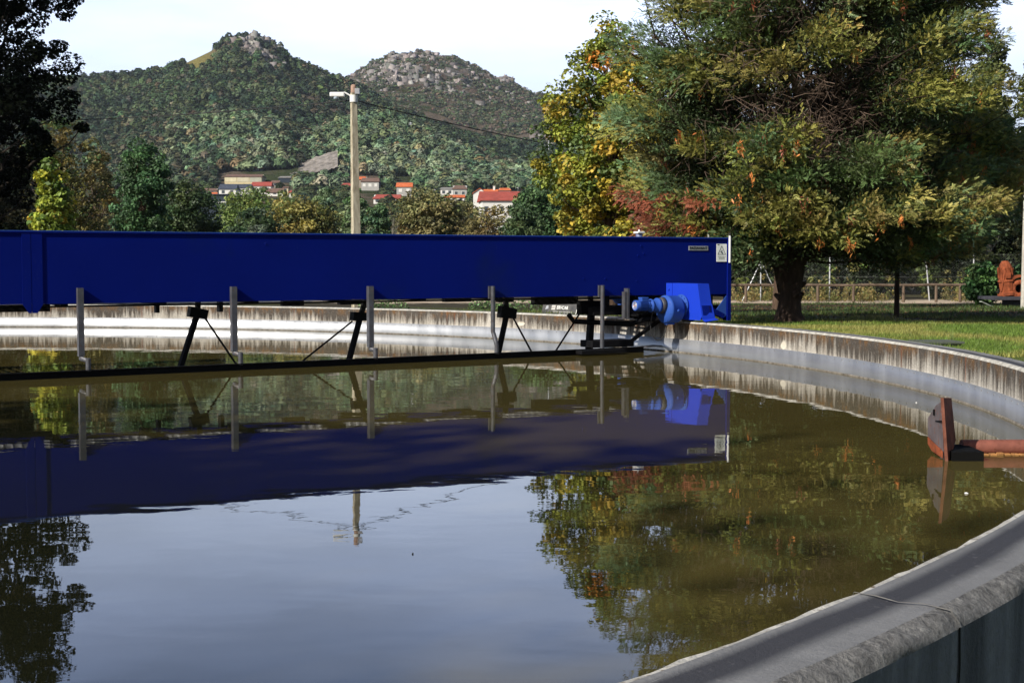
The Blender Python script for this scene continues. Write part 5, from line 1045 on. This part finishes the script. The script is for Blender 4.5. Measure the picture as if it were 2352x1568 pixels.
def house(label, cat, x0, x1, yr, ye, yb, roof, wall, D=None, depth=8., rot=0., wins=2, chim=False, hip=.18, name='house', storeys=1, gable_front=False, shutters=None):
    """x0..x1 columns of the front, yr ridge, ye eaves, yb foot"""
    D = D or dist_for((x0+x1)/2, yb+3); s = D/F; cx = (x0+x1)/2; P = A(cx, yb, D); w = (x1-x0)*s; he = (yb-ye)*s; hr = max((yb-yr)*s, he+.3)
    o = thing(name, label, cat, (P[0], D, P[2]), rot); hw = w/2; dp = depth
    b = MB(); b.box((-hw, 0, -6), (hw, dp, he))
    if gable_front: b.prism([(-hw, .001, he), (hw, .001, he), (0, .001, hr-.15)], (0, dp-.002, 0))
    else: b.prism([(-hw+.001, 0, he), (-hw+.001, dp, he), (-hw+.001, dp/2, hr-.2)], (w-.002, 0, 0))
    b.build('wall', WL[wall], o)
    b = MB(); e = .45
    if gable_front:
        for sg_ in (-1, 1):
            b.prism([(0, -e, hr), (0, -e, hr-.22), (sg_*(hw+e), -e, he-.25), (sg_*(hw+e), -e, he-.03)], (0, dp+2*e, 0))
    else:
        i_ = w*hip
        V = [(-hw-e, -e, he), (hw+e, -e, he), (hw+e, dp+e, he), (-hw-e, dp+e, he), (-hw-e+i_, dp/2, hr), (hw+e-i_, dp/2, hr)]; V += [(x, y, z-.2) for x, y, z in V[:4]]
        b.add(V, [(0, 1, 5, 4), (1, 2, 5), (2, 3, 4, 5), (3, 0, 4), (6, 7, 1, 0), (7, 8, 2, 1), (8, 9, 3, 2), (9, 6, 0, 3), (9, 8, 7, 6)])
    rf = b.build('roof', RF[roof], o)
    if chim:
        b = MB(); b.box((hw*.35, dp*.4, hr-.6), (hw*.35+.9, dp*.4+.8, hr+1.2)); b.box((hw*.35-.1, dp*.4-.1, hr+1.2), (hw*.35+1., dp*.4+.9, hr+1.4)); b.build('chimney', WL['white'], rf)
    for st in range(storeys):
        for k in range(wins):
            x = -hw+w*(k+.5)/wins; ww = min(.75, w/wins*.22); zc = he*(st+.55)/storeys; hh = min(.75, he/storeys*.25)
            b = MB(); b.box((x-ww-.12, -.06, zc-hh-.12), (x+ww+.12, -.004, zc+hh+.12)); wf = b.build('window', WL['white'] if wall != 'white' else WL['grey'], o)
            b = MB(); b.box((x-ww, -.075, zc-hh), (x+ww, -.062, zc+hh)); b.build('pane', WL['white'] if shutters else GLASS, wf)
    return o
house('long pale yellow panelled shed with brown roof, highest on the left of the village', 'shed', 516, 601, 399, 406, 421, 'brown', 'cream', wins=0, depth=14, hip=.05, name='shed')
def panels(o_px): pass
sh = bpy.data.objects['shed']; s = sh.location.y/F
for k in range(3):
    b = MB(); w = 85*s; x = -w/2+w*(k+.03)/3; b.box((x, -.12, .8), (x+w*.94/3, -.01, 14*s)); b.build('panel', simple('pale_panel', ((.58, .52, .34), (.52, .47, .33), (.36, .36, .28))[k], .8, 0, .15, .4, .1), sh)
house('tiny hut with bright orange roof above the long shed', 'hut', 580, 602, 379, 386, 392, 'orange', 'dark', wins=1, depth=5, name='hut')
house('open-sided grey shed with pale roof right of the long shed', 'shed', 640, 668, 404, 408, 418, 'grey', 'dark', wins=0, depth=8, name='shed')
house('white house with dark slate roof at the left of the village', 'house', 503, 542, 422, 434, 449, 'slate', 'white', wins=2, depth=9, hip=.03)
house('low white annex with slate roof beside the slate roofed house', 'house', 543, 576, 423, 431, 446, 'slate', 'white', wins=2, depth=7, hip=.03)
house('house with red roof and white dormer band left of the lamp post', 'house', 577, 622, 417, 427, 444, 'red', 'white', wins=3, depth=9, hip=.04)
house('low house with brown roof and cream gable left of the lamp post', 'house', 612, 650, 432, 442, 448, 'brown', 'white', wins=1, depth=7, hip=.04)
house('small cream block house at the end of the brown roofed one', 'house', 650, 662, 428, 431, 444, 'brown', 'cream', wins=1, depth=5)
house('small house with orange roof at the far left of the village', 'house', 383, 412, 432, 438, 446, 'orange', 'white', wins=2, depth=7)
house('low house with brown roof between the orange and the slate roofs', 'house', 418, 452, 433, 438, 447, 'brown', 'white', wins=2, depth=7)
house('low brown roofed house with arched white end near the slate roof', 'house', 458, 498, 432, 438, 446, 'brown', 'stone', wins=2, depth=7)
hall = house('dark blue hall with a pale stripe low beside the light green tree', 'hall', 440, 522, 444, 446, 480, 'slate', 'dark', D=420, wins=0, depth=12, hip=.01, name='hall')
b = MB(); s = 420/F; b.box((-41*s, -.1, 13*s), (38*s, -.01, 17*s)); b.build('stripe', WL['white'], hall)
house('grey white house with brown hipped roof just right of the lamp post', 'house', 830, 870, 408, 417, 436, 'brown', 'grey', wins=3, depth=9, hip=.06, shutters=1)
house('orange roofed house half hidden behind the concrete lamp post', 'house', 808, 842, 405, 412, 430, 'orange', 'stone', wins=2, depth=8)
house('square grey house with bright orange roof, two white windows', 'house', 911, 946, 419, 429, 448, 'orange', 'grey', wins=2, depth=8, hip=.02, shutters=1)
house('long low house with red roof just above the tree tops, right of the lamp post', 'house', 858, 924, 446, 456, 466, 'red', 'white', wins=4, depth=9, hip=.1)
house('small grey house among the trees in the middle of the village', 'house', 974, 1000, 434, 438, 446, 'grey', 'grey', wins=1, depth=6)
house('white low house left of the brown hipped roof in the village middle', 'house', 1012, 1040, 430, 434, 450, 'grey', 'white', wins=2, depth=6)
house('grey house with brown hipped roof in the middle of the village', 'house', 1040, 1072, 425, 434, 455, 'brown', 'grey', wins=2, depth=8, hip=.25)
house('low building with a long thin orange roof line', 'house', 1022, 1066, 447, 453, 460, 'orange', 'white', D=640, wins=3, depth=6, hip=.02)
house('white gabled house with orange roof, left of the big red roof', 'house', 1087, 1118, 432, 444, 466, 'orange', 'white', D=610, wins=1, depth=12, gable_front=True)
house('orange roofed wing joined behind the white gable house', 'house', 1112, 1142, 434, 445, 460, 'orange', 'white', D=625, wins=2, depth=8, hip=.02, chim=True)
house('house with orange roof behind the big red roof', 'house', 1146, 1172, 431, 437, 452, 'orange', 'white', D=650, wins=2, depth=7)
house('big white building with long dark red roof, nearest of the village', 'building', 1108, 1196, 438, 460, 560, 'red', 'white', D=330, wins=5, storeys=2, depth=11, hip=.02, rot=.10, name='building')
house('small white house with red roof right of the dormer house', 'house', 664, 682, 437, 442, 452, 'red', 'white', wins=1, depth=6)
house('white cottage with orange roof left of the slate roofed house', 'house', 478, 498, 441, 446, 456, 'orange', 'white', wins=2, depth=6, D=690)
house('stone cottage with brown roof above the red dormer house', 'house', 622, 642, 414, 420, 430, 'brown', 'stone', wins=1, depth=6)
house('small cream house with red roof left of the concrete lamp post', 'house', 786, 804, 420, 426, 438, 'red', 'cream', wins=1, depth=6)
house('small white house with brown roof between the orange roofs, right of the square grey house', 'house', 956, 972, 436, 441, 450, 'brown', 'white', wins=1, depth=6)
house('little red roofed outbuilding left of the square grey house', 'house', 890, 904, 434, 438, 446, 'red', 'stone', wins=1, depth=5)
# small far masts and lamps
def mast(label, px, yt, yb, r=.12, head=False):
    D = dist_for(px, yb+2) if yb > 400 else 1150; P = A(px, yb, D); H = (yb-yt)*D/F; o = thing('street_lamp' if head else 'mast', label, 'street lamp' if head else 'mast', tuple(P))
    b = MB(); b.tube([(0, 0, -3), (0, 0, H)], r, 6); b.build('pole', M['galv'], o)
    if head: b = MB(); b.box((-.9, -.15, H-.12), (.1, .15, H+.05)); b.build('lamp_head', M['white_paint'], o)
mast('thin street lamp above the square grey house', 966, 409, 433, .12, True); mast('thin street lamp behind the orange roofs on the right', 1190, 431, 448, .1, True)
mast('thin utility pole over the square grey house', 884, 405, 430, .08); mast('small lamp left above the long shed', 480, 382, 410, .1); mast('tall white mast on the rocky knoll at the right of the hills', 1260, 288, 336, .35)
def pylon(label, px, yt, yb, D):
    P = A(px, yb, D); H = (yb-yt)*D/F; o = thing('power_pylon', label, 'pylon', tuple(P), 0, 'lattice pylons on the ridge'); b = MB(); w = H*.13; r = .11
    c = [(-w, -w), (w, -w), (w, w), (-w, w)]
    for x, y in c: b.bar((x, y, -2), (x*.12, y*.12, H), r*1.6, r*1.6)
    n = 7
    for k in range(n):
        z0 = H*k/n; z1 = H*(k+1)/n; a0 = 1-.88*k/n; a1 = 1-.88*(k+1)/n
        for i in range(4): p, q = c[i], c[(i+1) % 4]; b.bar((p[0]*a0, p[1]*a0, z0), (q[0]*a1, q[1]*a1, z1), r, r); b.bar((q[0]*a0, q[1]*a0, z0), (p[0]*a1, p[1]*a1, z1), r, r)
    b.build('lattice', M['galv'], o); b = MB(); b.bar((-w*1.3, 0, H*.80), (w*1.3, 0, H*.80), .3, .3); b.bar((-w*1.0, 0, H*.92), (w*1.0, 0, H*.92), .3, .3); b.build('cross_arm', M['galv'], o)
pylon('lattice pylon on the ridge, the left and smaller one', 843, 256, 284, 1010); pylon('lattice pylon on the ridge, the right one', 943, 281, 306, 985)
# quarry slope and hedge terrace above the village
def quarry():
    rng = np.random.default_rng(3); us = np.linspace(0, 1, 50); vs = np.linspace(0, 1, 24); U, Vv = np.meshgrid(us, vs, indexing='ij')
    top = np.interp(U, [0, .3, .6, 1], [398, 384, 372, 359]); bot = np.interp(U, [0, .5, 1], [404, 402, 388]); px = 668+U*110+Vv*0
    py = top*Vv+bot*(1-Vv); D = 862+Vv*40; X = (px-VW/2)/F*D; Z = CAMH+(599-py)/F*D+.8+(fbm(X/3, D/2, 4, 5)-.5)*2.2+np.floor(Vv*4)*.6
    n0, n1 = X.shape; i, k = np.meshgrid(np.arange(n0-1), np.arange(n1-1), indexing='ij'); a = (i*n1+k).ravel()
    o = mesh_np('quarry_slope', np.stack([X, D, Z], -1).reshape(-1, 3), [np.stack([a, a+n1, a+n1+1, a+1], 1)], simple('quarry_rock', (.20, .18, .165), .95, 0, .5, .25, .8, .1, dirt=(.12, .11, .07))); o['kind'] = 'structure'
quarry()

# ------------------------------------------------------------------ the air: one even box of thin haze round everything
def haze():
    m = bpy.data.materials.new('haze_air'); m.use_nodes = True; nt = m.node_tree; nt.nodes.clear(); out = nt.nodes.new('ShaderNodeOutputMaterial'); v = nt.nodes.new('ShaderNodeVolumePrincipled')
    v.inputs['Color'].default_value = (.80, .88, 1, 1); v.inputs['Density'].default_value = .00006; v.inputs['Anisotropy'].default_value = .3; nt.links.new(v.outputs[0], out.inputs['Volume'])
    b = MB(); b.box((-3600, -3600, -3), (3600, 3600, 350)); o = b.build('haze', m); o['kind'] = 'stuff'; o['label'] = 'thin blue haze of the valley air'; o['category'] = 'haze'
haze()

def floating():
    for lab, px, py, mat_, w in (('small white foam ball floating near the rusty skimmer', 2220, 1133, 'white_paint', .016), ('pale feather floating on the water left of the skimmer', 2105, 925, 'white_paint', .012), ('tiny dry leaf floating in the open water, centre left', 948, 1272, 'wood', .005)):
        P = G(px, py, .0); b = MB(); b.lathe([(-.004, 0), (-.002, w), (.004, w*.8), (.008, 0)], (0, 0, 0), (.2, .1, 1), 9); tag(b.build('floating_debris', M[mat_], None, (P[0], P[1], .002)), lab, 'debris')
    P = G(325, 746, 0); b = MB(); rg = random.Random(2)
    for k in range(14):
        x, y = rg.uniform(-.32, .32), rg.uniform(-.5, .5); b.prism([(x+math.cos(q)*rg.uniform(.05, .12), y+math.sin(q)*rg.uniform(.1, .3), -.004) for q in np.linspace(0, 5.2, 6)], (0, 0, .012))
    tag(b.build('scum_patch', simple('dark_scum', (.05, .04, .025), .9, 0, .3, 9, .3), None, (P[0], P[1], .004)), 'dark scum patch floating in front of the bright far tank wall', 'debris')
floating()
